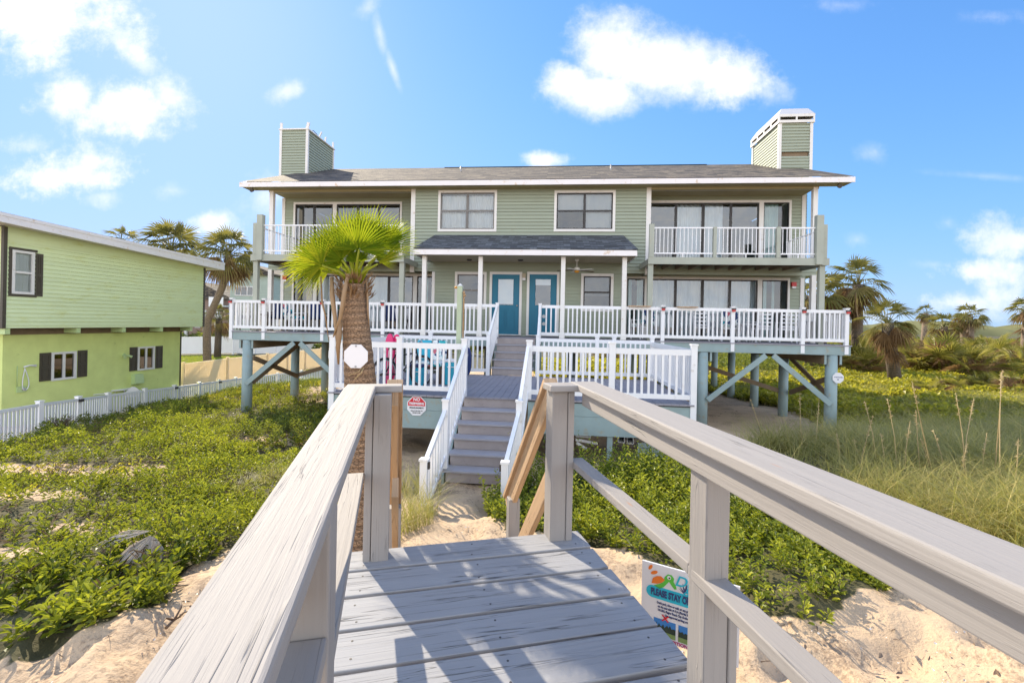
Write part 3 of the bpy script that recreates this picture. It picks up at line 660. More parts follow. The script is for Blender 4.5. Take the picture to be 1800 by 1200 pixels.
# porch
EP=VP-.28; pz0,pz1=2.06,2.24; wz=3.0; ph=3.33
c=MB(); L=math.hypot(VW-EP,wz-pz1); c.poly([(A(-ph)-.03,EP-.03,pz1),(A(ph)+.03,EP-.03,pz1),(A(3.2),VW-.03,wz),(A(-3.2),VW-.03,wz)],[(-ph,0),(ph,0),(3.2,L),(-3.2,L)])
c.poly([(A(-ph)-.03,EP-.03,pz1-.03),(A(ph)+.03,EP-.03,pz1-.03),(A(3.2),VW-.03,wz-.03),(A(-3.2),VW-.03,wz-.03)])
for s in (-1,1): c.poly([(A(s*ph)+.03*s,EP-.03,pz1),(A(s*3.2),VW-.03,wz),(A(s*3.2),VW-.03,pz1-.03)])
c.poly([(A(-ph)-.03,EP-.03,pz1-.03),(A(ph)+.03,EP-.03,pz1-.03),(A(ph)+.03,EP-.03,pz1),(A(-ph)-.03,EP-.03,pz1)])
po=H.part('porch_roof',c,M['porch_roof'])
c=MB(); c.box(A(-ph),A(ph),EP-.02,EP+.03,pz0-.02,pz1-.04)
for s in (-1,1): c.box(A(s*ph)-.025*(1-s)-.0,A(s*ph)+.025*(1+s)-.05*s*(1 if s>0 else 0) if False else A(s*ph)+.02*s,EP+.031,VW-.05,pz0-.02,pz1-.06)
H.part('porch_fascia',c,M['fascia'])
c=MB(); k=A(-ph)+.06
while k<A(ph)-.06: c.box(k,min(k+.078,A(ph)-.04),EP+.04,VW-.03,pz0,pz0+.015); c.box(k+.079,k+.088,EP+.04,VW-.03,pz0+.007,pz0+.014); k+=.089
H.part('porch_ceiling',c,M['ceiling'])
for i,px in enumerate((745.5,844,989,1096.5)):
    a=HF.on_v(px,520,VP)[0]; c=MB(); c.box(a-.065,a+.065,VP-.065,VP+.065,ZD,pz0-.021); c.box(a-.08,a+.08,VP-.078,VP+.078,ZD,ZD+.16); H.part('porch_column',c,M['trim'],bevel=.006)
for px,py in ((825,455),(915,452)):
    u=HF.on_v(px,py,14.7)[0]; c=MB(); c.tube([(u,14.7,pz0-.001),(u,14.7,pz0-.03),(u,14.7,pz0-.05)],[.09,.09,.05],14); H.part('downlight',c,M['darklamp'])
# balconies
def balcony(s):
    a_in=(4.05 if s>0 else -3.95); p_in,p_out=((1141,1455) if s>0 else (709,443))
    ui=HF.on_v(p_in,455,14.0)[0]; uo=HF.on_v(p_out,455,14.0)[0]; lo,hi=min(ui,uo),max(ui,uo)
    fl=MB(); n=18
    for k in range(n): fl.box(lo+.05,hi-.05,14.05+k*.13,14.17+k*.13,ZU-.03,ZU-.002)
    bo=H.part('balcony_floor',fl,M['decking'])
    b=MB(); b.box(lo-.03,hi+.03,13.96,14.0,ZU-.21,ZU+.0); [b.box(x-.02,x+.02,14.002,VW-.03,ZU-.205,ZU-.035) for x in (lo+.0,hi-.0)]
    H.part('balcony_fascia',b,M['sage_grey'])
    j=MB(); x=lo+.3
    while x<hi-.2: j.box(x-.02,x+.02,14.004,VW-.03,ZU-.2,ZU-.04); x+=.42
    H.part('balcony_joist',j,M['joist'])
    for uu in (ui+(.06 if s>0 else -.06),uo-(.12 if s>0 else -.10)):
        c=MB(); c.box(uu-.075,uu+.075,14.03,14.16,ZD,ZU-.21); H.part('balcony_post',c,M['sage_grey'])
    posts=[]
    if s>0: posts=[(1146,394,.07),(1257,399,.045),(1368.5,399,.055),(1440,379,.095),(1450,395,.06)]
    else: posts=[(706,392,.06),(459.5,378,.095),(449.5,392,.06),(600,398,.05)]
    us=[]
    for px,pt,hw in posts:
        u,z=HF.on_v(px,pt,13.99); us.append(u); c=MB(); c.box(u-hw,u+hw,13.95 if hw<.09 else 13.90,14.06,ZU-.19 if hw>.09 else ZU+.001,z); H.part('balcony_post',c,M['sage_grey'] if px!=706 else M['trim'])
    us=sorted(us); r=MB(); zt=HF.on_v(1300 if s>0 else 480,399.5 if s>0 else 395,14.0)[1]
    for p,q in zip(us,us[1:]):
        if q-p<.4: continue
        r.box(p+.05,q-.05,13.985,14.025,zt-.04,zt); r.box(p+.05,q-.05,13.99,14.02,ZU+.10,ZU+.14); x=p+.13
        while x<q-.08: r.box(x-.009,x+.009,13.996,14.014,ZU+.14,zt-.04); x+=.117
        m=(p+q)/2; r.box(m-.012,m+.012,13.99,14.02,ZU,ZU+.10)
    H.part('balcony_railing',r,M['metal_white'])
    r=MB(); x=uo-(.05 if s>0 else -.05)
    r.box(x-.02,x+.02,14.08,VB-.1,zt-.04,zt); r.box(x-.015,x+.015,14.08,VB-.1,ZU+.1,ZU+.14); y=14.2
    while y<VB-.12: r.box(x-.009,x+.009,y-.009,y+.009,ZU+.14,zt-.04); y+=.117
    H.part('balcony_railing',r,M['metal_white'])
balcony(1); balcony(-1)
# rear pilings of the house with girders
for s in (-1,1):
    for a in (8.96,5.37,1.8):
        for v in (16.7,19.0,21.4,23.6,26.3):
            if a==1.8 and v<19: continue
            c=MB(); c.tube([(A(s*a),v,ZG-.6),(A(s*a),v,ZD-.58)],.15,14); H.part('piling',c,M['bluegreen'])
        c=MB(); c.box(A(s*a)-.10,A(s*a)+.10,16.45,VBACK-.2,ZD-.58,ZD-.301); H.part('girder',c,M['joist'])
c=MB(); u,z=HF.on_v(1340,560,16.4)
# ---------------------------------------------------------------- raised deck
D=Thing('raised_deck','long blue green timber deck on round pilings along the duplex front with white railings','deck',(A(0),VD,ZG),HF)
c=MB(); k=VD+.0
while k<VB-.06: c.box(A(-9.42),A(9.42),k,min(k+.138,VB-.05),ZD-.035,ZD-.002+.001*random.random()); k+=.144
D.part('deck_floor',c,M['decking'])
for a0,a1 in ((-9.4,-.85),(.6,9.4)):
    c=MB(); c.box(A(a0),A(a1),VD+.03,VD+.07,ZD-.29,ZD-.036); D.part('rim_board',c,M['bluegreen'])
c=MB(); c.box(A(-.85),A(.6),VD+.05,VD+.09,ZL,ZD-.05); D.part('rim_board',c,M['bluegreen'])
for s in (-1,1):
    c=MB(); c.box(A(s*9.4)-.02,A(s*9.4)+.02,VD+.075,VB-.06,ZD-.29,ZD-.036); D.part('rim_board',c,M['bluegreen'])
    for a in (8.96,5.37):
        c=MB(); c.tube([(A(s*a),VD+.16,ZG-.6),(A(s*a),VD+.16,ZD-.30)],[.165,.15],16); D.part('piling',c,M['bluegreen'])
        c=MB(); c.box(A(s*a)-.24,A(s*a)-.175,VD+.085,16.6,ZD-.56,ZD-.30); c.box(A(s*a)+.175,A(s*a)+.24,VD+.085,16.6,ZD-.56,ZD-.30); D.part('girder',c,M['joist'])
        for q in (-.207,.207): c=MB(); c.box(A(s*a)+q-.03,A(s*a)+q+.03,VD+.072,VD+.083,ZD-.56,ZD-.295); D.part('girder_end',c,M['bluegreen'])
    m=7.17
    for a in (8.86,5.47):
        c=MB(); c.beam((A(s*a),VD-.03,-2.12),(A(s*(m+(.10 if a>7 else -.10))),VD-.03,ZD-.34),.045,.15,(0,0,1)); D.part('brace',c,M['bluegreen'])
    for a in (8.96,5.37):                              # cross braces running back under the deck
        for z0,z1 in ((-1.3,-2.2),(-2.1,-1.0)):
            c=MB(); c.beam((A(s*a)+.17,VD+.2,z0),(A(s*a)+.17,16.6,z1),.045,.15,(0,0,1)); D.part('brace',c,M['joist'])
    for z0,z1 in ((-2.2,-1.1),):
        c=MB(); c.beam((A(s*8.96),16.72,z0),(A(s*5.37),16.72,z1),.045,.15); D.part('brace',c,M['joist'])
def rail_run(th, p0, p1, zf, h, mat, axis='u', pitch=.13, bw=.042, name='railing', top=.09):
    """straight rail between two end points in plan"""
    r=MB(); p0=Vector((*p0,0)); p1=Vector((*p1,0)); d=(p1-p0); L=d.length; d/=L; Z=Vector((0,0,1))
    r.beam(p0+Z*(zf+h-top/2),p1+Z*(zf+h-top/2),.055,top); r.beam(p0+Z*(zf+.13),p1+Z*(zf+.13),.05,.09)
    n=max(1,round(L/pitch))
    for k in range(1,n): q=p0+d*(L*k/n); r.beam(q+Z*(zf+.17),q+Z*(zf+h-top),bw,bw,(0,1,0))
    return th.part(name,r,mat)
def post(th, u,v,z0,z1,mat,hw=.052,cap=True,name='rail_post'):
    c=MB(); c.box(u-hw,u+hw,v-hw,v+hw,z0,z1); o=th.part(name,c,mat,bevel=.004)
    if cap:
        c=MB(); e=hw+.012; c.box(u-e,u+e,v-e,v+e,z1,z1+.022); c.prism([(u-e,v-e,z1+.0225),(u+e,v-e,z1+.0225),(u+e,v+e,z1+.0225),(u-e,v+e,z1+.0225)],(0,0,.008)); th.part('post_cap',c,mat,o)
    return o
HR=1.0
def solar(th,o,u,v,z):
    c=MB(); c.box(u-.045,u+.045,v-.118,v-.066,z-.13,z-.075); th.part('lamp_lens',c,M['red'],o)
    c=MB(); c.box(u-.055,u+.055,v-.125,v-.064,z-.0745,z-.03); th.part('lamp_hood',c,M['darklamp'],o)
lp=[HF.on_v(px,535,VP)[0] for px in (408,465,568,674)]; rp=[HF.on_v(px,545,VP)[0] for px in (1165,1288,1411,1488)]
for u in lp+rp:
    o=post(D,u,VP-.0,ZD-.26,ZD+HR+.03,M['vinyl']); solar(D,o,u,VP,ZD+HR+.03)
cols=[HF.on_v(px,520,VP)[0] for px in (745.5,844,989,1096.5)]
sl=HF.on_v(874,560,VP)[0]; sr=HF.on_v(949,560,VP)[0]
for u in (sl,sr): post(D,u,VP,ZD-.2,ZD+HR+.02,M['vinyl'],.045)
xs=lp+cols[:2]+[sl]
for p,q in zip(xs,xs[1:]): rail_run(D,(p+.05,VP),(q-.05,VP),ZD,HR,M['vinyl'])
xs=[sr]+cols[2:]+rp
for p,q in zip(xs,xs[1:]): rail_run(D,(p+.05,VP),(q-.05,VP),ZD,HR,M['vinyl'])
for u in (lp[0],rp[-1]): rail_run(D,(u,VP+.06),(u,VB+.5),ZD,HR,M['vinyl'])
for u0,u1 in ((HF.on_v(1104,533,VP)[0],HF.on_v(1143,533,VP)[0]),(HF.on_v(1190,535,VP)[0],HF.on_v(1225,535,VP)[0])):
    c=MB(); c.box(u0,u1,VP-.15,VP+.12,ZD+HR+.002,ZD+HR+.025); D.part('drink_shelf',c,M['rawwood'])
for zz in (556,569):
    u,z=HF.on_v(956,zz,VP); c=MB(); c.disc((u,VP-.05,z),.055,10,.05,(0,1,0)); D.part('gate_latch',c,M['chrome'])
# ---------------------------------------------------------------- landing with two flights of stairs
VL0,VL1=8.75,12.53
LA0,LA1=-3.52,3.60
L=Thing('landing_deck','low grey landing deck with white railings and two flights of stairs below the raised deck','deck',(A(0),VL0,ZG),HF)
c=MB(); u=A(LA0)
while u<A(LA1)-.05: c.box(u,min(u+.139,A(LA1)),VL0-.03,VL1-.0,ZL-.03,ZL-.001*random.random()); u+=.146
L.part('deck_floor',c,M['decking'])
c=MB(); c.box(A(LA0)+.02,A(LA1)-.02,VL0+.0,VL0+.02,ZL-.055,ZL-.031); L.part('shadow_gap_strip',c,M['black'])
st0,st1=A(-.80),A(.47)
for a0,a1 in ((A(LA0),st0-.04),(st1+.04,A(LA1))):
    c=MB(); c.box(a0,a1,VL0+.01,VL0+.05,ZL-.30,ZL-.056); c.box(a0,a1,VL0+.012,VL0+.05,ZL-.66,ZL-.305); L.part('skirt_board',c,M['bluegreen'])
for s,a in ((-1,LA0),(1,LA1)):
    c=MB(); c.box(A(a)-.02,A(a)+.02,VL0+.055,VL1,ZL-.6,ZL-.035); L.part('skirt_board',c,M['bluegreen'])
for px in (1072,): 
    u=HF.on_v(px,770,VL0+.08)[0]; c=MB(); c.box(u-.05,u+.05,VL0+.06,VL0+.16,ZG-.3,ZL-.67); L.part('support_post',c,M['bluegreen'])
for u,v in ((A(3.25),VL0+.3),(A(-3.2),VL0+.3),(A(-1.2),VL0+.3),(A(3.2),11.8),(A(-3.2),11.8),(A(.9),11.8)):
    c=MB(); c.tube([(u,v,ZG-.5),(u,v,ZL-.06)],.13,14); L.part('piling',c,M['bluegreen'])
HL=1.05
def lpost(px,v,py=640,**k): 
    u=HF.on_v(px,py,v)[0]; return u
pl=[HF.on_v(px,640,VL0+.04)[0] for px in (585,702.5,816)]; pr=[HF.on_v(px,645,VL0+.04)[0] for px in (930,1075.5,1219)]
for u in pl+pr: post(L,u,VL0+.04,ZL-.35 if u in (pl[0],pr[-1]) else ZL-.02,ZL+HL+.05,M['vinyl'],.055)
c=MB(); c.box(pl[0]-.056,pl[0]+.056,VL0-.018,VL0+.094,ZL-.42,ZL-.352); L.part('post_foot',c,M['bluegreen'])
for p,q in list(zip(pl,pl[1:]))+list(zip(pr,pr[1:])): rail_run(L,(p+.055,VL0+.04),(q-.055,VL0+.04),ZL,HL-.03,M['vinyl'],pitch=.125,top=.11)
for u in (pl[0],pr[-1]):
    rail_run(L,(u,VL0+.1),(u,VL1-.12),ZL,HL-.03,M['vinyl'],pitch=.125,top=.11)
VR_=VL1-.06
bl=[pl[0],pl[0]+.98,pl[0]+1.9,HF.on_v(858,625,VR_)[0]]; br=[HF.on_v(945,625,VR_)[0],HF.on_v(945,625,VR_)[0]+1.6,pr[-1]-1.0,pr[-1]]
for u in bl+br: post(L,u,VR_,ZL-.02,ZL+HL+.06,M['vinyl'],.05)
for p,q in list(zip(bl,bl[1:]))+list(zip(br,br[1:])): rail_run(L,(p+.05,VR_),(q-.05,VR_),ZL,HL,M['vinyl'],pitch=.13)
# lower flight
RIS,TRD=.192,.298
def flight(v0,z0,n,u0,u1,trd,ris,name):
    for k in range(n):
        zt=z0-k*ris
        c=MB(); vv=v0-k*trd; c.box(u0+.02*(k>0),u1-.02*(k>0),vv-.0,vv+.02,zt-ris+.001,zt-.036); L.part('stair_riser',c,M['riser'])
        if k<n-1:
            c=MB(); z=zt-ris; c.box(u0-.03,u1+.03,vv-trd-.03,vv-trd+.118,z-.032,z); c.box(u0-.03,u1+.03,vv-trd+.124,vv-.001,z-.032,z-.0015); L.part('stair_tread',c,M['stair'],bevel=.003)
flight(VL0+.0,ZL,6,st0+.06,st1-.06,TRD,RIS,'lower')
for uu in (st0+.03,st1-.03):
    c=MB(); z5=ZL-6*RIS; c.prism([(uu-.02,VL0-.002,ZL-.24),(uu-.02,VL0-.002,ZL-.62),(uu-.02,VL0-5*TRD-.0,z5-.2),(uu-.02,VL0-5*TRD-.0,z5+.12)],(.04,0,0)); L.part('stringer',c,M['bluegreen'])
def slope_rail(p0,p1,h0,h1,n):
    r=MB(); p0=Vector(p0); p1=Vector(p1); Z=Vector((0,0,1))
    r.beam(p0,p1,.06,.075); q0=p0-Z*h0; q1=p1-Z*h1; r.beam(q0,q1,.055,.075)
    for k in range(1,n):
        t=k/n; a=p0.lerp(p1,t); b=q0.lerp(q1,t); r.beam(b,a-Z*.03,.04,.04,(0,1,0))
    L.part('stair_railing',r,M['vinyl'])
def stair_side(px_top,pm,pb,s):
    (mx,my0,my1,mY),(bx,by0,by1,bY)=pm,pb
    t=HF.loc(at(px_top,606,8.86)); m=HF.loc(at(mx,my0,mY)); b=HF.loc(at(bx,by0,bY))
    t.y=VL0-.03
    for q,y1,Y in ((m,my1,mY),(b,by1,bY)):
        zb=at(mx,y1,Y).z; post(L,q.x,q.y,min(zb,q.z-.5) if q is m else -3.1,q.z,M['vinyl'],.05)
    slope_rail((t.x,t.y,t.z-.05),(m.x,m.y+.05,m.z-.06),.86,.84,9); slope_rail((m.x,m.y-.05,m.z-.17),(b.x,b.y+.05,b.z-.05),.74,.70,7)
    c=MB(); c.beam((b.x+.052*s,b.y,b.z-.02),(b.x+.052*s,b.y,b.z-.11),.05,.05,(0,1,0)); L.part('stair_lamp',c,M['darklamp'])
stair_side(818,(784,704,822,7.4),(746,809,900,6.2),1); stair_side(929,(913,706,800,7.4),(888,814,900,6.25),-1)
# upper flight
flight(VD-.02,ZD-.002,5,A(-.74),A(.40),.30,(ZD-ZL)/5+.0,'upper')
for s,u_top,u_bot in ((-1,sl,bl[-1]),(1,sr,br[0])):
    r0=Vector((u_top,VP-.05,ZD+HR-.05)); r1=Vector((u_bot,VR_+.05,ZL+HL-.0)); slope_rail(tuple(r0),tuple(r1),.86,.86,8)
# ---------------------------------------------------------------- boardwalk under the camera
B=Thing('boardwalk','weathered grey painted timber boardwalk with wide handrails and raw wood stair rails','boardwalk',(.4,1.4,-2.3),WF)
ZW=-1.27
seams=[2.645,2.425,2.200,1.965,1.732,1.497,1.262,1.027,.79,.55,.315,.08,-.155,-.39,-.625,-.86,-1.1,-1.34]
rb=random.Random(3)
for k,(f,n) in enumerate(zip(seams,seams[1:])):
    c=MB(); sk=rb.uniform(-.004,.004); zz=ZW-rb.uniform(0,.004)
    l=-.262+rb.uniform(-.006,.006); r=1.083+rb.uniform(-.012,.01)
    c.beam((l,(f+n)/2+sk,zz-.019),(r,(f+n)/2-sk,zz-.019),f-n-.021,.038); bo=B.part('deck_board',c,M['deckwood'],bevel=.004)
    if k<9:
        for x in (-.17,.405,1.0):
            for q in (.25,.75): sc_h=MB(); sc_h.disc((x+rb.uniform(-.012,.012),n+(f-n)*q+rb.uniform(-.01,.01),zz+.0003),.0048,10,.0016); B.part('screw_head',sc_h,M['darklamp'],bo)
for x in (-.18,.41,1.0):
    c=MB(); c.box(x-.02,x+.02,-1.3,2.60,ZW-.24,ZW-.045); B.part('joist',c,M['wood'])
c=MB(); c.box(-.24,1.06,2.603,2.64,ZW-.24,ZW-.045); B.part('end_board',c,M['wood'])
def wpost(u0,u1,v0,v1,z0,z1,mat='wood'):
    c=MB(); c.box(u0,u1,v0,v1,z0,z1); return B.part('rail_post',c,M[mat],bevel=.005)
ZC=-.353
# far pair
wpost(.868,.962,2.53,2.625,-2.6,ZC-.042); wpost(.964,1.003,2.525,2.60,-2.4,ZC-.045); wpost(.872,.96,2.627,2.665,-2.6,ZC-.045)
wpost(-.135,-.045,2.50,2.60,-2.6,ZC-.04); wpost(-.176,-.138,2.505,2.58,-2.4,ZC-.045); 
# near pair, bolted outside the boards
wpost(.968,1.056,1.275,1.365,-2.5,ZC-.125); wpost(.99,1.055,1.28,1.36,ZC-.124,ZC-.042); wpost(-.215,-.128,.95,1.055,-2.5,ZC-.045); wpost(.885,.975,-.75,-.66,-2.5,-.46); wpost(-.222,-.13,-.7,-.6,-2.5,ZC-.045)
wpost(1.058,1.09,1.27,1.36,-2.5,-.86)
# right handrail: cap, side board, flat mid rail
c=MB(); c.beam((1.105,2.655,ZC-.02),(.842,-.6,ZC-.02),.162,.04); B.part('rail_cap',c,M['wood'],bevel=.007)
c=MB(); c.beam((1.062,2.515,ZC-.082),(.81,-.6,ZC-.082),.036,.083); B.part('rail_board',c,M['wood'],bevel=.005)
c=MB(); c.box(.845,1.028,2.50,2.655,ZC-.042,ZC-.004); B.part('cap_end',c,M['wood'],bevel=.006)
c=MB(); c.beam((1.045,2.60,-.83),(1.015,1.372,-.83),.085,.04); B.part('mid_rail',c,M['wood'],bevel=.004)
c=MB(); c.beam((1.012,1.368,-.835),(.86,-.6,-.84),.085,.04); B.part('mid_rail',c,M['wood'],bevel=.004)
# left handrail
c=MB(); c.beam((-.208,2.555,ZC-.019),(-.168,-.6,ZC-.019),.158,.04,w1=.10); B.part('rail_cap',c,M['wood'],bevel=.007)
c=MB(); c.box(-.285,.01,2.558,2.655,ZC-.038,ZC-.001); B.part('cap_end',c,M['wood'],bevel=.006)
c=MB(); c.beam((-.262,2.54,ZC-.112),(-.25,-1.0,ZC-.112),.036,.14); B.part('rail_board',c,M['wood'],bevel=.005)
c=MB(); c.beam((-.222,2.52,-.825),(-.172,1.058,-.735),.085,.04); B.part('mid_rail',c,M['wood'],bevel=.004)
c=MB(); c.beam((-.172,.948,-.64),(-.18,-.6,-.66),.085,.04); B.part('mid_rail',c,M['wood'],bevel=.004)
# raw wood rails of the steps going down to the sand
def step_rail(w, wl, s):
    c=MB(); c.beam((w,2.68,ZC-.075),(wl,3.70,-1.535),.038,.14); B.part('stair_rail',c,M['rawwood'],bevel=.004)
    c=MB(); c.beam((w-.055*s*0-.0,2.69,ZC+.005),(wl,3.73,-1.455),.088,.036); B.part('stair_cap',c,M['rawwood'],bevel=.004)
    c=MB(); c.beam((w+.012,2.68,-.95),(wl+.012,3.66,-2.05),.038,.12); B.part('stair_rail',c,M['rawwood'],bevel=.004)
    wpost(wl-.045,wl+.045,3.50,3.59,-2.8,-1.40)
step_rail(.905,.90,1); step_rail(-.03,-.02,-1)
for k in range(4):
    c=MB(); v=2.72+.27*k; z=ZW-.24*(k+1); c.box(.03,.85,v,v+.26,z-.036,z); B.part('step_tread',c,M['wood'],bevel=.004)
for x in (.012,.868):
    c=MB(); c.prism([(x-.019,2.665,ZW-.06),(x-.019,2.665,ZW-.4),(x-.019,3.8,-2.55),(x-.019,3.85,-2.30)],(.038,0,0)); B.part('step_stringer',c,M['wood'])

# ---------------------------------------------------------------- courtesy sign beside the boardwalk
yaw=-math.atan(.58); SF=Frame(yaw)
tl=at(1129,984,2.75); S0=SF.loc(tl); sw,sh=.53,.44
SG=Thing('info_sign','white plastic please-stay-off-dunes sign with turtle logo beside the boardwalk','sign',(S0.x+sw/2,S0.y,S0.z-sh-.45),SF)
c=MB(); c.box(S0.x,S0.x+sw,S0.y,S0.y+.012,S0.z-sh,S0.z); SG.part('sign_board',c,M['white'])
for k in (.12,.42):
    c=MB(); c.tube([(S0.x+k,S0.y+.022,S0.z-.05),(S0.x+k,S0.y+.022,S0.z-1.0)],.006,6); SG.part('stake',c,M['chrome'])
def sp(x,z,o=.0): return Vector((S0.x+x-SG.base.x, S0.y-.0012-o-SG.base.y, S0.z-z-SG.base.z))
SR=(math.pi/2,0,0)
def plate(name,outline,mat,o=.0):
    c=MB(); c.prism([(S0.x+x,S0.y-.0008-o,S0.z-z) for x,z in outline],(0,-.0012,0)); return SG.part(name,c,M[mat])
n=12; rr=.036; bx0,bx1,bz=.028,sw-.06,.165
ol=[(bx0+rr-rr*math.sin(t*math.pi/n),bz-rr*math.cos(t*math.pi/n)) for t in range(n+1)]+[(bx1-rr+rr*math.sin(t*math.pi/n),bz+rr*math.cos(t*math.pi/n)) for t in range(n+1)]
plate('banner',ol,'ink_cyan')
text('PLEASE STAY OFF',.054,M['ink_navy'],sp(.055,.165,.0025),SR,SG.o,'banner_lettering','LEFT',bold=.0022,sx=.55)
for k,ln in enumerate(["Don't park, drive or walk on any grass or dunes","on the east side of A1A (Florida State Statute","161.053, Flagler Beach City Ordinance 4-143)","Use approved parking areas!"]):
    text(ln,.0185,M['ink_navy'],sp(.21,.222+.021*k,.001),SR,SG.o,'small_print',bold=.0003,sx=.66)
text('Dod',.085,M['ink_cyan'],sp(.188,.065,.001),SR,SG.o,'script_lettering','LEFT',shear=.35,bold=.0008); text('&D',.07,M['ink_cyan'],sp(.235,.115,.001),SR,SG.o,'script_lettering','LEFT',shear=.35,bold=.0008)
text('www.dod',.018,M['ink_navy'],sp(.235,.140,.001),SR,SG.o,'small_print','LEFT')
c=MB()
for ang,l in ((80,.07),(100,.06),(60,.055),(125,.05),(45,.04),(140,.04)):
    t=math.radians(ang); x0,z0=.243,.128; x1,z1=x0+l*math.cos(t),z0-l*math.sin(t); mx,mz=(x0+x1)/2+.004,(z0+z1)/2
    c.prism([(S0.x+x,S0.y-.001,S0.z-z) for x,z in ((x0,z0),(mx-.005,mz),(x1,z1),(mx+.004,mz+.002))],(0,-.0011,0))
SG.part('sea_oat_emblem',c,M['ink_navy'])
def blob(cx,cz,rx,rz,rot=0,n=16): 
    c_,s_=math.cos(rot),math.sin(rot); return [(cx+rx*math.cos(t)*c_-rz*math.sin(t)*s_,cz+rx*math.cos(t)*s_+rz*math.sin(t)*c_) for t in [2*math.pi*k/n for k in range(n)]]
plate('turtle_shell',[(.058,.118),(.066,.085),(.088,.068),(.112,.062),(.135,.078),(.118,.098),(.092,.112)],'ink_orange',.0015)
plate('shell_flame',blob(.072,.052,.022,.010,-.5),'ink_orange'); plate('shell_flame',blob(.050,.026,.018,.009,-1.0),'ink_orange')
plate('turtle_body',[(.070,.128),(.10,.112),(.125,.095),(.133,.060),(.150,.040),(.172,.040),(.186,.056),(.183,.075),(.195,.092),(.202,.112),(.190,.118),(.172,.100),(.158,.082),(.146,.098),(.130,.120),(.105,.140)],'ink_green')
c=MB(); c.disc((S0.x+.158,S0.y-.003,S0.z-.058),.011,14,.0012,(0,1,0)); SG.part('turtle_eye',c,M['white'])
c=MB(); c.disc((S0.x+.160,S0.y-.004,S0.z-.059),.005,10,.0012,(0,1,0)); SG.part('turtle_pupil',c,M['ink_black'])
for x0,col in ((.075,'ink_red'),(.215,'ink_green')):
    plate('photo_print',[(x0,.315),(x0+.125,.315),(x0+.125,.41),(x0,.41)],'print_sky')
    ph=[(x0,.37)]; 
    for k in range(17): ph.append((x0+.125*k/16,.362-.028*abs(math.sin(k*1.9+x0*9))*(.4+.6*random.random())))
    plate('printed_trees',ph+[(x0+.125,.385),(x0,.385)],'print_tree',.0012); plate('printed_grass',[(x0,.383),(x0+.125,.383),(x0+.125,.41),(x0,.41)],'print_grass',.0022)
    if col=='ink_green': plate('check_mark',[(x0+.05,.312),(x0+.056,.304),(x0+.064,.312),(x0+.088,.282),(x0+.092,.287),(x0+.066,.322)],col,.003)
    else:
        plate('cross_mark',[(x0+.045,.285),(x0+.053,.282),(x0+.087,.318),(x0+.080,.322)],col,.003); plate('cross_mark',[(x0+.080,.282),(x0+.088,.286),(x0+.052,.321),(x0+.045,.317)],col,.0045)
text('QUESTIONS SUBMIT',.026,M['ink_magenta'],sp(.14,.427,.001),SR,SG.o,'footer_lettering','LEFT',bold=.0006)
# ---------------------------------------------------------------- lime green neighbour (side wall along the house depth direction)
UL,UU=-18.2,-17.6
def lrect(px0,py0,px1,py1,u):
    ym,xm=(py0+py1)/2,(px0+px1)/2
    return HF.on_u(px0,ym,u)[0],HF.on_u(px1,ym,u)[0],HF.on_u(xm,py1,u)[1],HF.on_u(xm,py0,u)[1]
vc0=HF.on_u(4,640,UL)[0]; vc1=HF.on_u(317,630,UL)[0]; vu0=HF.on_u(7,480,UU)[0]; vu1=HF.on_u(358,520,UU)[0]
N=Thing('lime_house','pale lime green two storey house with dark shutters and a white roof edge','house',(UL-4,(vc0+vc1)/2,-4.2),HF)
hu=lrect(19.5,441,59,517,UU); h1=lrect(89,618,133,667,UL); h2=lrect(241,608.8,270.8,649.8,UL)
ZSP=-.5
rz=lambda v: 3.03-.030*(v-12.2)
w=MB()
for r in split_rects(vu0,vu1,ZSP,2.30,[hu]): lap_wall(w,*r,lambda s,z,o:(UU+o*.8,s,z),lap=.14)
n=24
for k in range(n):
    a,b=vu0+(vu1-vu0)*k/n,vu0+(vu1-vu0)*(k+1)/n; w.poly([(UU+.006,a,2.30),(UU+.006,b,2.30),(UU+.006,b,rz(b)-.2),(UU+.006,a,rz(a)-.2)])
w.poly([(UU,vu0,ZSP),(-30,vu0,ZSP),(-30,vu0,2.75),(UU,vu0,2.75)]); w.poly([(UU,vu1,ZSP),(-30,vu1,ZSP),(-30,vu1,2.5),(UU,vu1,2.5)])
N.part('upper_wall',w,M['siding_lime'])
w=MB()
for r in split_rects(vc0,vc1,-4.6,ZSP-.02,[h1,h2]): w.poly([(UL,r[0],r[2]),(UL,r[1],r[2]),(UL,r[1],r[3]),(UL,r[0],r[3])])
w.poly([(UL,vc0,-4.6),(-30,vc0,-4.6),(-30,vc0,ZSP),(UL,vc0,ZSP)]); w.poly([(UL,vc1,-4.6),(-30,vc1,-4.6),(-30,vc1,ZSP),(UL,vc1,ZSP)])
N.part('lower_wall',w,M['stucco_lime'])
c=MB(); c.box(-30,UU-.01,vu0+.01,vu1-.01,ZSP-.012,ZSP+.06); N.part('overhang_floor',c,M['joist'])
for px in (13,138,218,284,336):
    v=HF.on_u(px,577,UU-.03)[0]; c=MB(); c.box(UL-.1,UU-.02,v-.07,v+.07,ZSP-.20,ZSP-.013); N.part('joist_end',c,M['lime_can'])
c=MB(); c.box(UL+.001,UL+.05,vc0+.02,vc1-.05,ZSP-.24,ZSP-.014); N.part('shade_band',c,M['joist'])  # dark brown strip standing in for the shade under the overhang
for v in (vu0,vu1): c=MB(); c.box(UU-.06,UU+.04,v-.05,v+.05,ZSP,2.75 if v==vu0 else 2.45); N.part('corner_board',c,M['shutter'])
c=MB(); c.box(UL-.05,UL+.02,vc1-.04,vc1+.03,-4.6,ZSP-.17); N.part('corner_board',c,M['shutter'])
ve0,ve1=11.5,HF.on_u(395,468,-16.95)[0]; ue=-16.95
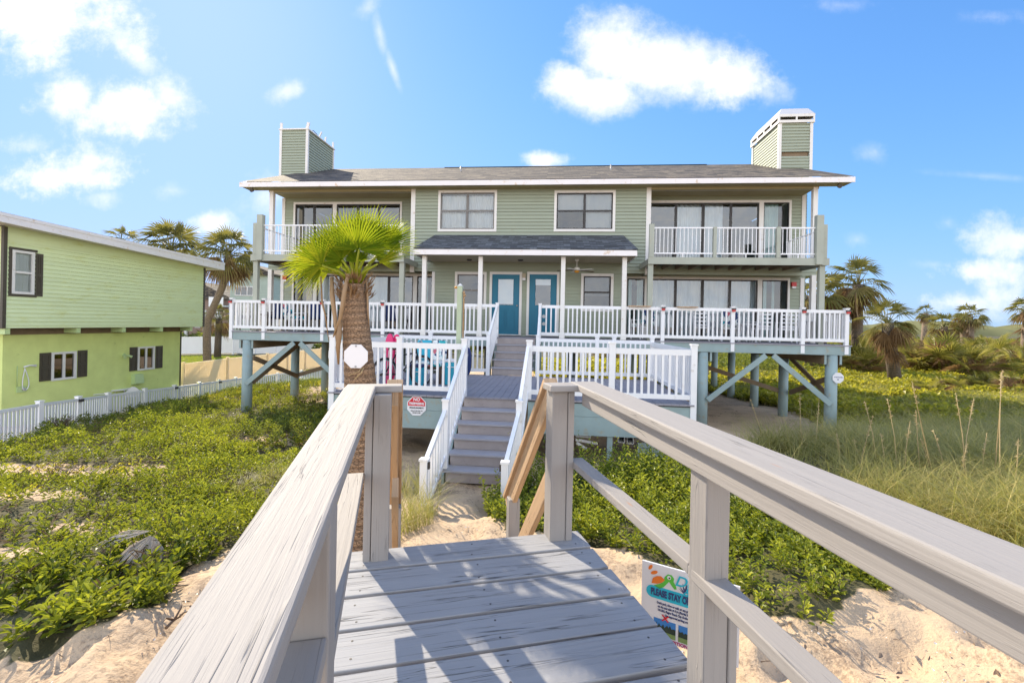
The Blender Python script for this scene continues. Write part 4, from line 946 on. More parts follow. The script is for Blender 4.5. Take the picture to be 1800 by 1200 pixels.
c=MB(); c.prism([(ue,ve0,rz(ve0)-.02),(ue,ve1,rz(ve1)-.02),(ue,ve1,rz(ve1)-.34),(ue,ve0,rz(ve0)-.24)],(-.04,0,0)); c.prism([(ue+.02,ve0,rz(ve0)+.05),(ue+.02,ve1,rz(ve1)+.04),(ue+.02,ve1,rz(ve1)-.06),(ue+.02,ve0,rz(ve0)-.05)],(-.0195,0,0))
c.prism([(ue-.041,ve1,rz(ve1)-.02),(-30,ve1,rz(ve1)-.02),(-30,ve1,rz(ve1)-.34),(ue-.041,ve1,rz(ve1)-.34)],(0,-.04,0)); N.part('roof_fascia',c,M['fascia'])
c=MB(); c.poly([(ue+.02,ve0,rz(ve0)+.055),(ue+.02,ve1,rz(ve1)+.045),(-30,ve1,rz(ve1)+.045),(-30,ve0,rz(ve0)+.055)]); c.poly([(ue-.045,ve0,rz(ve0)-.21),(ue-.045,ve1-.05,rz(ve1)-.27),(-30,ve1-.05,rz(ve1)-.27),(-30,ve0,rz(ve0)-.21)]); N.part('roof',c,[M['flat_roof']])
def lwin(r,u,kind,shut,cur):
    v0,v1,z0,z1=r; f=MB(); t=.08
    def bx(m,a,b,c_,d,o0,o1): m.box(u+o0,u+o1,a,b,c_,d)
    for a,b,c_,d in ((v0,v1,z1-t,z1),(v0,v1,z0,z0+t),(v0,v0+t,z0+t,z1-t),(v1-t,v1,z0+t,z1-t)): bx(f,a,b,c_,d,-.06,.05)
    if kind=='slide': m=(v0+v1)/2; bx(f,m-.04,m+.04,z0+t,z1-t,-.03,.035)
    else: m=(z0+z1)/2; bx(f,v0+t,v1-t,m-.035,m+.035,-.03,.035)
    fo=N.part('window',f,M['trim'])
    p=MB(); p.poly([(u,v0+t,z0+t),(u,v1-t,z0+t),(u,v1-t,z1-t),(u,v0+t,z1-t)]); N.part('pane',p,M['glass' if cur!='dark' else 'glass_dark'],fo)
    c=MB()
    if cur=='blind':
        x=v0+t
        while x<v1-t: c.box(u-.09,u-.085,x,x+.10,z0+t,z1-t); x+=.105
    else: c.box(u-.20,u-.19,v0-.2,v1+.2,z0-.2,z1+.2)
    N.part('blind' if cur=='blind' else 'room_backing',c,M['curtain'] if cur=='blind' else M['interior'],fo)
    for (a,b,c_,d) in shut:
        s=MB(); s.box(u+.004,u+.03,a,b,c_,d); m=(c_+d)/2; e=.07
        for (q0,q1) in ((c_+e,m-e/2),(m+e/2,d-e)): 
            for bb in ((a+e,b-e,q0,q0+.02),(a+e,b-e,q1-.02,q1),(a+e,a+e+.02,q0+.02,q1-.02),(b-e-.02,b-e,q0+.02,q1-.02)): bx(s,*bb,.0305,.045)
        N.part('shutter',s,M['shutter'])
lwin(hu,UU,'hung',[lrect(61.5,446,74.5,521,UU)],'blind'); lwin(h1,UL,'slide',[lrect(68.7,620,88.6,669.5,UL),lrect(136,615.5,152.4,662,UL)],'dark'); lwin(h2,UL,'slide',[lrect(227.2,610,240.5,651.6,UL),lrect(273,607.8,285,646.6,UL)],'dark')
c=MB(); v0,v1,z0,z1=hu; e=.085
for a,b,c_,d in ((v0-e,v1+e,z1,z1+e),(v0-e,v1+e,z0-e,z0),(v0-e,v0,z0,z1),(v1,v1+e*.3,z0,z1)): c.box(UU+.0,UU+.035,a,b,c_,d)
N.part('window_surround',c,M['shutter'])
# outdoor shower, vent and lamp on the stucco
v,z=HF.on_u(39,645,UL); SH=Thing('outdoor_shower','white hand shower with hanging hose on the lime green stucco wall','shower',(UL+.03,v,z-.9),HF)
vb,zb=HF.on_u(36,684,UL); c=MB(); c.box(UL+.006,UL+.05,vb-.14,vb+.14,zb-.1,zb+.1); SH.part('valve_plate',c,M['lime_can'])
c=MB(); c.tube([(UL+.03,vb-.13,zb+.1),(UL+.03,vb-.13,z+.05)],.012,6); SH.part('riser_pipe',c,M['lime_can'])
c=MB(); c.tube([(UL+.05,vb+.05,zb),(UL+.12,vb+.05,zb)],[.05,.03],10); SH.part('valve',c,M['chrome'])
c=MB(); c.tube([(UL+.06,v,z),(UL+.10,v+.15,z+.05),(UL+.12,v+.32,z+.02)],[.03,.02,.045],8); SH.part('shower_head',c,M['white'])
c=MB(); c.tube([(UL+.08,v+.02+.13*math.sin(t*math.pi*2)*(1 if t<.5 else .5),z-.05-.75*math.sin(t*math.pi)) for t in [k/14 for k in range(15)]],.014,6); SH.part('hose',c,M['white'])
v,z=HF.on_u(238,666,UL); c=MB(); c.prism([(UL+.0,v-.2,z-.22),(UL+.22,v-.2,z-.18),(UL+.16,v-.2,z+.2),(UL+.0,v-.2,z+.22)],(0,.42,0)); single('wall_vent',c,M['lime_can'],'lime painted square vent hood low on the stucco wall','vent',(UL,v,z),HF)
v,z=HF.on_u(217,624,UL); LM=Thing('security_light','small lime painted twin flood light high on the stucco wall','light',(UL,v,z),HF)
c=MB(); c.disc((UL+.03,v,z),.07,12,.05,(1,0,0)); LM.part('base_plate',c,M['lime_can'])
for q in (-.1,.1): c=MB(); c.tube([(UL+.06,v,z),(UL+.14,v+q,z-.03),(UL+.24,v+q*1.6,z-.08)],[.02,.035,.06],8); LM.part('lamp_head',c,M['lime_can'])
# ---------------------------------------------------------------- fences
def fence_path(pts): return [Vector(p) for p in pts]
FZ=lambda p: GROUND(p.x,p.y)
def picket_fence(name,label,pts,h,sp_post,mat,pitch=.155,pw=.085,solid=False,lamps=()):
    T=Thing(name,label,'fence',(pts[0].x,pts[0].y,pts[0].z-h)); acc=0; first=True
    for p,q in zip(pts,pts[1:]):
        d=q-p; L=Vector((d.x,d.y,0)).length; n=max(1,round(L/sp_post))
        for k in range(n):
            a=p+d*(k/n); b=p+d*((k+1)/n); Z=Vector((0,0,1)); e=(b-a).normalized(); r=MB()
            r.beam(a-Z*.04,b-Z*.04,.05,.085); r.beam(a-Z*(h-.14),b-Z*(h-.14),.05,.085)
            m=round((b-a).length/pitch); sd=Vector((e.x,e.y,0)).normalized()
            if solid:
                for j in range(m):
                    x0=a+(b-a)*((j+.06)/m); x1=a+(b-a)*((j+.94)/m); r.poly([x0-Z*(h-.12),x1-Z*(h-.12),x1-Z*.05,x0-Z*.05]); 
                r.beam(a-Z*(h/2),b-Z*(h/2),.02,h-.2)
            else:
                for j in range(1,m): x=a+(b-a)*(j/m); r.prism([x-sd*pw/2-Z*(h-.1)+sd.cross(Z)*.011,x+sd*pw/2-Z*(h-.1)+sd.cross(Z)*.011,x+sd*pw/2-Z*.08+sd.cross(Z)*.011,x-sd*pw/2-Z*.08+sd.cross(Z)*.011],sd.cross(Z)*-.022)
            T.part('fence_panel',r,mat)
            c=MB(); c.box(a.x-.065,a.x+.065,a.y-.065,a.y+.065,a.z-h-.4,a.z+.06); po=T.part('fence_post',c,mat)
            c=MB(); c.prism([(a.x-.08,a.y-.08,a.z+.061),(a.x+.08,a.y-.08,a.z+.061),(a.x+.08,a.y+.08,a.z+.061),(a.x-.08,a.y+.08,a.z+.061)],(0,0,.025)); T.part('post_cap',c,mat,po)
            if (len(lamps) and round(acc) in lamps): 
                c=MB(); c.box(a.x+.066,a.x+.16,a.y-.07,a.y+.05,a.z-.10,a.z-.01); T.part('fence_lamp',c,M['darklamp'],po)
            acc+=1
    return T
P=lambda x,y,Y: at(x,y,Y)
picket_fence('picket_fence','long white picket fence with solar lamps running past the lime green house',[P(-75,733,10.6),P(70,709,13.4),P(190,693.5,17.4),P(350,674,23.5),P(440,662,29),P(600,645,37)],1.08,2.2,M['vinyl_fence'],.16,.09,lamps=(2,5,7))
picket_fence('tan_fence','tan solid vinyl privacy fence behind the white pickets',[P(322,639,27),P(400,629.5,30),P(470,622.5,34),P(565,612,40),P(640,606,44)],1.75,2.3,M['tan_fence'],.16,solid=True)
picket_fence('far_fence','tall white privacy fence across the lawn in front of distant houses',[P(306,592,47),P(410,591,48),P(520,600,52),P(620,598,55)],1.85,2.4,M['vinyl_fence'],.4,solid=True)
# garden furniture behind the fence
def garden_chair(loc,label,rz):
    T=Thing('garden_chair',label,'chair',loc,group='white plastic chairs by the lime house'); z=loc.z; T.o.rotation_euler=(0,0,rz)
    c=MB(); c.box(loc.x-.24,loc.x+.24,loc.y-.24,loc.y+.22,z+.40,z+.43); T.part('seat',c,M['white'])
    b=MB(); pts=[(loc.x-.25+.5*k/10,loc.y+.24+.03*math.cos(k),z+.43+.42*math.sin(math.pi*(.15+.7*k/10))) for k in range(11)]
    b.prism([(loc.x-.24,loc.y+.24,z+.43)]+[(x,loc.y+.24,zz) for x,y,zz in pts]+[(loc.x+.24,loc.y+.24,z+.43)],(0,.03,0)); T.part('backrest',b,M['white'])
    for sx in (-1,1):
        for sy in (-1,1): c=MB(); c.tube([(loc.x+sx*.21,loc.y+sy*.2,z+.4),(loc.x+sx*.24,loc.y+sy*.23,z)],.02,6); T.part('leg',c,M['white'])
        c=MB(); c.box(loc.x+sx*.26-.025,loc.x+sx*.26+.025,loc.y-.22,loc.y+.22,z+.62,z+.65); T.part('armrest',c,M['white'])
for px,py,Y,rz,lb in ((172,690,18.4,2.6,'white plastic garden chair left of the small round table'),(233,686,19.6,-2.4,'white plastic garden chair right of the small round table')):
    p=at(px,py,Y); p.z-=.66; garden_chair(p,lb,rz)
p=at(205,684,19.2); T=Thing('garden_table','small round white plastic table behind the picket fence','table',(p.x,p.y,p.z-.72)); c=MB(); c.disc(p,.42,24,.04); T.part('table_top',c,M['white'])
for k in range(4): t=k*math.pi/2+.5; c=MB(); c.tube([(p.x+.25*math.cos(t),p.y+.25*math.sin(t),p.z-.02),(p.x+.33*math.cos(t),p.y+.33*math.sin(t),p.z-.72)],.02,6); T.part('leg',c,M['white'])
# ---------------------------------------------------------------- distant houses on the left
def far_house(name,label,px0,px1,pyt,pyb,Y,depth,wall,roof_h,roofmat,extras):
    a=at(px0,(pyt+pyb)/2,Y); b=at(px1,(pyt+pyb)/2,Y); zt=at((px0+px1)/2,pyt,Y).z; zb=GROUND(a.x,Y)-.3
    T=Thing(name,label,'house',((a.x+b.x)/2,Y,zb))
    w=MB(); lap_wall(w,a.x,b.x,zb,zt,lambda s,z,o:(s,Y-o,z),lap=.2); lap_wall(w,Y,Y+depth,zb,zt,lambda s,z,o:(b.x+o,s,z),lap=.2); lap_wall(w,Y,Y+depth,zb,zt,lambda s,z,o:(a.x-o,s,z),lap=.2); T.part('wall',w,wall)
    r=MB(); e=.5; m=(a.x+b.x)/2
    r.prism([(a.x-e,Y-e,zt-.05),(m,Y-e,zt+roof_h),(b.x+e,Y-e,zt-.05),(b.x+e,Y-e,zt-.25),(a.x-e,Y-e,zt-.25)],(0,depth+2*e,0)); T.part('roof',r,roofmat)
    for kind,x0,y0,x1,y1 in extras:
        p=at(x0,(y0+y1)/2,Y); q=at(x1,(y0+y1)/2,Y); z1=at((x0+x1)/2,y0,Y).z; z0=at((x0+x1)/2,y1,Y).z
        if kind=='win':
            n=max(1,round((x1-x0)/11)); f=MB()
            ring(f,p.x,q.x,z0,z1,Y-.08,Y-.03,.12)
            for k in range(1,n): x=p.x+(q.x-p.x)*k/n; f.box(x-.06,x+.06,Y-.08,Y-.03,z0+.12,z1-.12)
            fo=T.part('window',f,M['trim']); g=MB(); pane(g,p.x+.1,q.x-.1,z0+.1,z1-.1,Y-.045); T.part('pane',g,M['glass_dark'],fo)
        elif kind=='rail':
            f=MB(); f.box(p.x,q.x,Y-1.4,Y-1.34,z1-.1,z1); f.box(p.x,q.x,Y-1.4,Y-.03,z0-.2,z0); f.box(p.x,q.x,Y-1.39,Y-1.36,z0,z1-.1); T.part('balcony',f,M['vinyl_fence'])
        elif kind=='post':
            f=MB(); f.box(p.x,q.x,Y-1.38,Y-1.1,zb,z1); T.part('post',f,M['trim'])
def build_far_left():
    far_house('grey_house','grey green distant house with a white three light window beside the palm',404,476,480,600,58,9,M['siding_grey'],1.2,M['roof'],[('win',413,503,446,520),('win',452,560,470,590)])
    far_house('tan_house','pale distant house with a brown pitched roof behind the deck railing',456,500,505,600,74,9,M['siding_grey'],1.8,M['roof'],[('win',470,520,484,540)])
    far_house('brown_house','brown distant house with a white balcony between the lime house and the palm',300,402,522,600,66,9,M['brown_house'],2.2,M['roof'],[('rail',378,523,403,537),('win',343,560,352,576),('post',336,540,340,600),('post',368,545,372,600),('post',391,545,395,600),('win',378,552,390,575)])
build_far_left()
# ---------------------------------------------------------------- leaf clouds
def norm(a): return a/np.maximum(np.linalg.norm(a,axis=-1,keepdims=True),1e-9)
def leaves_np(base,d,l,w,fold=.25,curl=.15):
    """folded six-point leaves; base,d (n,3); l,w (n,)"""
    up=np.array([0,0,1.0]); s=np.cross(d,up); bad=np.linalg.norm(s,axis=1)<1e-3; s[bad]=[1,0,0]; s=norm(s); n=norm(np.cross(s,d))
    rot=RNG.uniform(-.7,.7,len(d))[:,None]; s2=s*np.cos(rot)+n*np.sin(rot); n=norm(np.cross(s2,d)); s=s2
    l=l[:,None]; w=w[:,None]
    P=[base, base+d*l*.38-s*w*.36+n*w*fold, base+d*l*.74-s*w*.5+n*(w*fold-l*curl*.4), base+d*l-n*l*curl, base+d*l*.74+s*w*.5+n*(w*fold-l*curl*.4), base+d*l*.38+s*w*.36+n*w*fold]
    V=np.stack(P,1).reshape(-1,3); i=np.arange(len(base))*6
    Q=np.concatenate([np.stack([i,i+1,i+2,i+3],-1),np.stack([i,i+3,i+4,i+5],-1)]); return V,Q
def scatter(P,dens,fn=None):
    """uniform world points inside polygon P with density(X,Y) (per m2) by rejection"""
    x0,y0=P.min(0); x1,y1=P.max(0); n=int((x1-x0)*(y1-y0)*dens); X=RNG.uniform(x0,x1,n); Y=RNG.uniform(y0,y1,n)
    k=inside(P,X,Y)
    if fn is not None: k&=RNG.uniform(0,1,n)<fn(X,Y)
    return X[k],Y[k]
def shrub_mat(name,X,Y,h,nl,ll,mat,zoff=0,lean=(0.25,-.30),tint0=None,lw=.46,up=.6):
    n=len(X); Z=ground_np(X,Y)+zoff; base=np.stack([X,Y,Z-.02],-1)
    ax=np.stack([RNG.normal(0,.28,n)+lean[0]*0,RNG.normal(0,.28,n),np.ones(n)],-1); ax=norm(ax)
    B=[];D=[];Ls=[];Ws=[];T=[]
    t0=RNG.uniform(.2,.8,n) if tint0 is None else tint0
    ph=RNG.uniform(0,6.28,n)
    for j in range(nl):
        t=.22+.78*(j+RNG.uniform(0,.8,n))/nl; a=ph+j*2.4+RNG.normal(0,.3,n); el=.15+1.0*t**2*up+RNG.normal(0,.22,n)
        d=np.stack([np.cos(a)*np.cos(el),np.sin(a)*np.cos(el),np.sin(el)],-1)
        b=base+ax*(h*t)[:,None]+d*.012; s=RNG.uniform(.65,1.15,n)*(1.05-.35*(t>.92))
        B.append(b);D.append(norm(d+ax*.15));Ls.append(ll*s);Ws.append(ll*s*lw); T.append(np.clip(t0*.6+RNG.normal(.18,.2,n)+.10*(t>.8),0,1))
    V,Q=leaves_np(np.concatenate(B),np.concatenate(D),np.concatenate(Ls),np.concatenate(Ws)); tint=np.repeat(np.concatenate(T),6)
    return V,Q,tint
def merge(parts):
    V=[];Q=[];T=[];o=0
    for v,q_,t in parts: V.append(v);Q.append(q_+o);T.append(t);o+=len(v)
    return np.concatenate(V),np.concatenate(Q),np.concatenate(T)
def blades_np(base,L,w,lean_dir,lean,seg=4):
    n=len(base); side=np.stack([-lean_dir[:,1],lean_dir[:,0],np.zeros(n)],-1); tw=RNG.uniform(-.9,.9,n)[:,None]
    side=norm(side*np.cos(tw)+np.concatenate([lean_dir,np.zeros((n,1))],1)*np.sin(tw)); V=[]
    for k in range(seg+1):
        t=k/seg; c=base.copy(); c[:,:2]+=lean_dir*(lean*L*t**1.8)[:,None]; c[:,2]+=L*(t-.42*lean*t**2.2)
        ww=(w*(1-t**1.6)+.0004)[:,None]; V+= [c-side*ww/2,c+side*ww/2]
    V=np.stack(V,1); m=2*(seg+1); i=np.arange(n)*m
    Q=np.concatenate([np.stack([i+2*k,i+2*k+1,i+2*k+3,i+2*k+2],-1) for k in range(seg)]); return V.reshape(-1,3),Q,m
def grass_obj(X,Y,per,L0,L1,w,lean=.6,spread=.05,tint=(.2,.8),zoff=0):
    X=np.repeat(X,per)+RNG.normal(0,spread,len(X)*per); Y=np.repeat(Y,per)+RNG.normal(0,spread,len(Y)*per)if False else np.repeat(Y,per)+RNG.normal(0,spread,len(X))
    a=RNG.uniform(0,6.28,len(X)); ld=np.stack([np.cos(a),np.sin(a)],-1); L=RNG.uniform(L0,L1,len(X))
    V,Q,m=blades_np(np.stack([X,Y,ground_np(X,Y)-.03+zoff],-1),L,np.full(len(X),w)*RNG.uniform(.6,1.2,len(X)),ld,np.abs(RNG.normal(lean,.25,len(X))))
    return V,Q,np.repeat(np.clip(RNG.uniform(tint[0],tint[1],len(X)),0,1),m)
# left shrub mat: denser and finer near the boardwalk
MOUND=lambda X,Y: np.clip(blotch(X,Y,1.55,.6)*.62+.40,0,1.1)
def fl(X,Y): return np.clip(MOUND(X,Y)*1.5+.22,0,1)*gaps(X,Y)*np.clip(1.1*np.exp(-np.maximum(np.hypot(X,Y)-4.2,0)*.10),.22,1)*np.clip(.75+.6*blotch(X,Y,1.3,.4),.15,1)
X,Y=scatter(POLY_L,230,fl); r=np.hypot(X,Y)
mound=np.clip(blotch(X,Y,1.55,.6)*.62+.40,0,1.1); edge=np.clip(blotch(X,Y,.8,1.1)*.5+.75,.35,1.1); hh=RNG.uniform(.7,1.15,len(X))*(.11+.36*mound**1.3)*edge*np.clip(.8+.05*r,.95,1.4)
t0=np.clip(.44+.7*blotch(X,Y,1.1,2.2)+RNG.normal(0,.26,len(X)),0,1)
p1=[];
for lo,hi,nl,ll in ((0,5.2,18,.078),(5.2,8.5,16,.055),(8.5,40,13,.066)):
    k=(r>=lo)&(r<hi); p1.append(shrub_mat('x',X[k],Y[k],hh[k],nl,ll,None,tint0=t0[k]))
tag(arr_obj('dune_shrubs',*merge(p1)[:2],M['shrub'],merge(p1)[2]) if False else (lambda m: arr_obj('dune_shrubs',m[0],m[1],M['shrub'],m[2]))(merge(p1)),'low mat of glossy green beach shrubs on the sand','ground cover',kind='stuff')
X,Y=scatter(POLY_L,22,lambda X,Y: np.clip(.6+.6*blotch(X,Y,1.1,3.0),.1,1)); m=shrub_mat('x',X,Y,RNG.uniform(.15,.38,len(X)),7,.11,None,lw=.07,up=.9); tag(arr_obj('dead_twigs',m[0],m[1],M['twig'],m[2]),'bare brown twigs poking out of the beach shrubs','twigs',kind='stuff')
# taller bush in front of the landing and the shrub mat under the right handrail
def fb(X,Y): return np.clip(.8+.5*blotch(X,Y,1.6,.9),.3,1)
X,Y=scatter(POLY_B,170,fb); r=np.hypot(X,Y); tall=np.clip((Y-4.9)/1.8,0,1)*np.clip((X+.5)/.9,0.55,1)
hh=RNG.uniform(.11,.27,len(X))+tall*RNG.uniform(.15,.72,len(X))*np.clip(.8+.5*blotch(X,Y,2,.1),.4,1.2)
t0=np.clip(.5+.3*blotch(X,Y,.9,1.2)+RNG.normal(0,.12,len(X)),0,1); p2=[]
for lo,hi,nl,ll in ((0,4.8,17,.052),(4.8,30,20,.060)):
    k=(r>=lo)&(r<hi); p2.append(shrub_mat('x',X[k],Y[k],hh[k],nl,ll,None,tint0=t0[k]))
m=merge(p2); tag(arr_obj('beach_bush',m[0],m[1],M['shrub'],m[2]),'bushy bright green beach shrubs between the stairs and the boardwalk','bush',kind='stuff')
# darker shrubs along the picket fence and under the deck
pf=gpoly([(60,772),(190,745),(300,722),(352,708),(430,700),(560,688),(560,672),(430,684),(350,696),(190,738),(60,764)])
X,Y=scatter(pf,14); p3=[shrub_mat('x',X,Y,RNG.uniform(.12,.38,len(X)),13,.10,None,tint0=RNG.uniform(.0,.5,len(X)))]
X,Y=scatter(gpoly([(425,770),(470,735),(560,742),(600,758),(590,790),(520,790),(450,790)]),40); p3.append(shrub_mat('x',X,Y,RNG.uniform(.2,.45,len(X)),13,.085,None,tint0=RNG.uniform(.0,.35,len(X))))
X,Y=scatter(np.array([(12.5,31),(17,29),(24,32),(36,40),(32,50),(14,46)]),8,lambda X,Y: np.clip(.6+.8*blotch(X,Y,.5,1.0),.08,1)); p3.append(shrub_mat('x',X,Y,RNG.uniform(.4,1.35,len(X)),16,.17,None,tint0=RNG.uniform(.15,.8,len(X)),lw=.5))
m=merge(p3); tag(arr_obj('fence_shrubs',m[0],m[1],M['shrub2'],m[2]),'dark green scrub along the white picket fence and among the far palms','shrubs',kind='stuff')
# low vines: behind and right of the house, under the left deck
X,Y=scatter(POLY_V,85,lambda X,Y: np.clip(1.2*np.exp(-np.maximum(np.hypot(X,Y)-14,0)*.055),.12,1)); ls=.09+.0035*np.hypot(X,Y)
pv=[]
for lo,hi in ((0,20),(20,30),(30,90)):
    k=(np.hypot(X,Y)>=lo)&(np.hypot(X,Y)<hi); pv.append(shrub_mat('x',X[k],Y[k],RNG.uniform(.05,.34,k.sum())*np.clip(1+1.1*blotch(X[k],Y[k],.8,2.0),.3,2),5,.10+.004*(lo+4),None,tint0=np.clip(.5+.3*blotch(X[k],Y[k],.5,.3)+RNG.normal(0,.15,k.sum()),0,1),lw=.7))
X,Y=scatter(POLY_U,60,lambda X,Y: np.clip(.35+.7*blotch(X,Y,1.2,.7),0.05,1)); pv.append(shrub_mat('x',X,Y,RNG.uniform(.04,.22,len(X)),5,.10,None,lw=.7))
for c_ in ((115,832,2.2,.5),(500,775,1.0,.5),(560,722,1.4,.7),(40,868,.8,.3)):
    cx,cy=ground_hit(c_[0],c_[1]); n=int(70*c_[2]*c_[3]); a=RNG.uniform(0,6.28,n); q_=np.sqrt(RNG.uniform(0,1,n)); pv.append(shrub_mat('x',cx+c_[2]*q_*np.cos(a),cy+c_[3]*q_*np.sin(a),RNG.uniform(.02,.08,n),4,.075,None,tint0=RNG.uniform(.7,1,n),lw=.7))
m=merge(pv); tag(arr_obj('dune_vines',m[0],m[1],M['vine'],m[2]),'low yellow green vines covering the dune around the pilings','ground cover',kind='stuff')
# grasses
X,Y=scatter(POLY_G,58,lambda X,Y: np.clip(.42+1.0*blotch(X,Y,1.3,.8),.08,1)); pg=[grass_obj(X,Y,20,.4,1.15,.010,.9,.10,(.25,1))]
X,Y=scatter(np.array([(10.8,12.6),(13,9.5),(26,10),(30,18),(16,18)]),11); pg.append(grass_obj(X,Y,16,.35,1.0,.016,.85,.15,(.2,1)))
for px,py,n,L0,L1 in ((735,925,9,.35,.75),(705,905,7,.3,.6),(760,900,5,.3,.7),(720,870,8,.35,.8),(470,850,8,.3,.55),(500,880,6,.25,.5),(430,870,5,.2,.45),(745,868,6,.4,.8),(690,935,6,.25,.5),(585,870,4,.3,.5),(590,910,5,.3,.6)):
    cx,cy=ground_hit(px,py); pg.append(grass_obj(cx+RNG.normal(0,.16,n),cy+RNG.normal(0,.13,n),22,L0,L1,.0055,.75,.035,(.3,1)))
X,Y=scatter(POLY_V,20,lambda X,Y: np.clip(1.1*np.exp(-np.maximum(np.hypot(X,Y)-16,0)*.05)*(.6+.6*blotch(X,Y,.6,1.7)),.04,1)); pg.append(grass_obj(X,Y,9,.25,.7,.018,.8,.16,(.25,1)))
m=merge(pg); tag(arr_obj('beach_grass',m[0],m[1],M['grass'],m[2]),'clumps of long arching beach grass on the dune','grass',kind='stuff')
X,Y=scatter(np.array([(-20.5,27),(-13.5,28.5),(-11,46),(-34,46),(-30,30)]),40); m=grass_obj(X,Y,7,.08,.2,.03,.3,.1,(.3,1)); tag(arr_obj('lawn',m[0],m[1],M['lawn'],m[2]),'sunny mown lawn behind the lime green house','lawn',kind='stuff')
# twigs and leaf litter on the sand
def litter():
    V=[];Q=[];T=[];o=0
    spots=[(330,1000,.5,40),(150,1120,.8,60),(250,1085,.5,40),(60,1160,.7,40),(420,1000,.3,20),(520,800,.6,40),(110,840,1.2,50),(800,870,.4,40),(820,930,.5,30),(1500,1130,.6,40),(1380,1120,.4,20),(1650,1130,.6,25),(560,735,1.2,40),(1330,745,2.0,120),(1250,1110,.25,20),(600,760,.8,40)]
    B=[];D=[];L=[];W=[];TT=[]
    for px,py,s,n in spots:
        cx,cy=ground_hit(px,py); x=cx+RNG.normal(0,s,n); y=cy+RNG.normal(0,s*.7,n); a=RNG.uniform(0,6.28,n)
        B.append(np.stack([x,y,ground_np(x,y)+.012],-1)); D.append(np.stack([np.cos(a),np.sin(a),RNG.normal(0,.18,n)],-1)); l=RNG.uniform(.02,.09,n); L.append(l); W.append(l*RNG.choice([.08,.12,.4],n)); TT.append(RNG.uniform(0,1,n))
    V,Q=leaves_np(np.concatenate(B),norm(np.concatenate(D)),np.concatenate(L),np.concatenate(W),.1,.05); return V,Q,np.repeat(np.concatenate(TT),6)
m=litter(); tag(arr_obj('leaf_litter',m[0],m[1],M['twig'],m[2]),'scattered brown leaf litter and bits of twig on the sand','litter',kind='stuff')
TINT=lambda o,v: (lambda a: a.data.foreach_set('value',np.full(len(o.data.vertices),v,dtype=np.float32)))(o.data.attributes.new('tint','FLOAT','POINT'))
def twig(pxs,rad,label,branches=0):
    pts=[]
    for px,py in pxs: x,y=ground_hit(px,py); pts.append((x,y,GROUND(x,y)+rad*.7+random.uniform(0,.015)))
    c=MB(); c.tube(pts,[rad*(1-.5*k/(len(pts)-1)) for k in range(len(pts))],6)
    for k in range(branches):
        p=Vector(pts[1+k%(len(pts)-1)]); a=random.uniform(0,6.28); c.tube([p,p+Vector((math.cos(a)*.06,math.sin(a)*.06,.05)),p+Vector((math.cos(a+.4)*.12,math.sin(a+.4)*.12,.07))],[rad*.7,rad*.5,rad*.25],5)
    o=single('fallen_twig',c,M['twig'],label,'twig',pts[0]); TINT(o,.3)
twig([(255,1045),(310,1032),(365,1028),(372,1022)],.007,'long bent twig on the sand under the left shrubs',1); twig([(150,1122),(200,1122),(240,1112),(265,1103)],.006,'thin curved twig on the sand below the leafy shoots',1)
twig([(292,1108),(306,1092),(316,1086)],.012,'short forked twig on the bare sand beside the handrail',3); twig([(1288,1192),(1330,1168),(1365,1145)],.006,'straight dry stalk on the sand near the sign',1)
n=900; X=np.concatenate([RNG.uniform(-4,-.8,n),RNG.uniform(1.2,4.5,n),RNG.uniform(-.6,.7,300)]); Y=np.concatenate([RNG.uniform(1.8,4.5,n),RNG.uniform(1.5,4.5,n),RNG.uniform(3.5,7.2,300)]); k=~(inside(POLY_L,X,Y)|inside(POLY_B,X,Y)); X,Y=X[k],Y[k]; a=RNG.uniform(0,6.28,len(X)); l=RNG.uniform(.006,.022,len(X))
V,Q=leaves_np(np.stack([X,Y,ground_np(X,Y)+.012],-1),norm(np.stack([np.cos(a),np.sin(a),RNG.normal(0,.3,len(X))],-1)),l,l*.8,.3,.1); tag(arr_obj('shell_bits',V,Q,M['shellbit'],np.repeat(RNG.uniform(0,1,len(X)),6)),'tiny shell fragments and grit scattered over the sand','shell bits',kind='stuff')
# bleached fallen fan leaf
def fan(acc,c,d,nrm,R,nseg,spread,split=.5,droop=.25,t0=.5,tj=.2,fold=.35,shape=.25,gap=0):
    V,Q,Tr,T=acc; d=Vector(d).normalized(); nrm=Vector(nrm); nrm=(nrm-d*nrm.dot(d)).normalized(); s=d.cross(nrm); c=Vector(c); st=spread/(nseg-1)
    for i in range(nseg):
        if gap and random.random()<gap: continue
        a=-spread/2+st*i; dv=d*math.cos(a)+s*math.sin(a); pv=-d*math.sin(a)+s*math.cos(a)
        r=R*(1-shape*(2*a/spread)**2)*random.uniform(.93,1.04); b=len(V); tt=t0+random.uniform(-tj,tj); dz=droop*random.uniform(.7,1.3)
        bend=lambda t: Vector((0,0,-dz*r*t**2.2))
        for t,wf in ((.05,1.0),(split,1.0),((split+1)/2,.55)):
            hw=math.tan(st/2)*r*min(t,split)*wf*1.02; m=c+dv*(r*t)+bend(t)+nrm*(.06*r*math.sin(t*3.1)); V+= [tuple(m-pv*hw+nrm*hw*fold),tuple(m-nrm*hw*fold),tuple(m+pv*hw+nrm*hw*fold)]; T+=[tt,tt,tt]
        tip=c+dv*r+bend(1.0); V.append(tuple(tip)); T.append(min(1,tt+.25))
        for k in (0,3): Q += [(b+k,b+k+1,b+k+4,b+k+3),(b+k+1,b+k+2,b+k+5,b+k+4)]
        Tr += [(b+6,b+7,b+9),(b+7,b+8,b+9)]
def acc_obj(name,acc,mat): return arr_obj(name,np.array(acc[0]),np.array(acc[1]),mat,np.clip(acc[3],0,1),False,np.array(acc[2]))
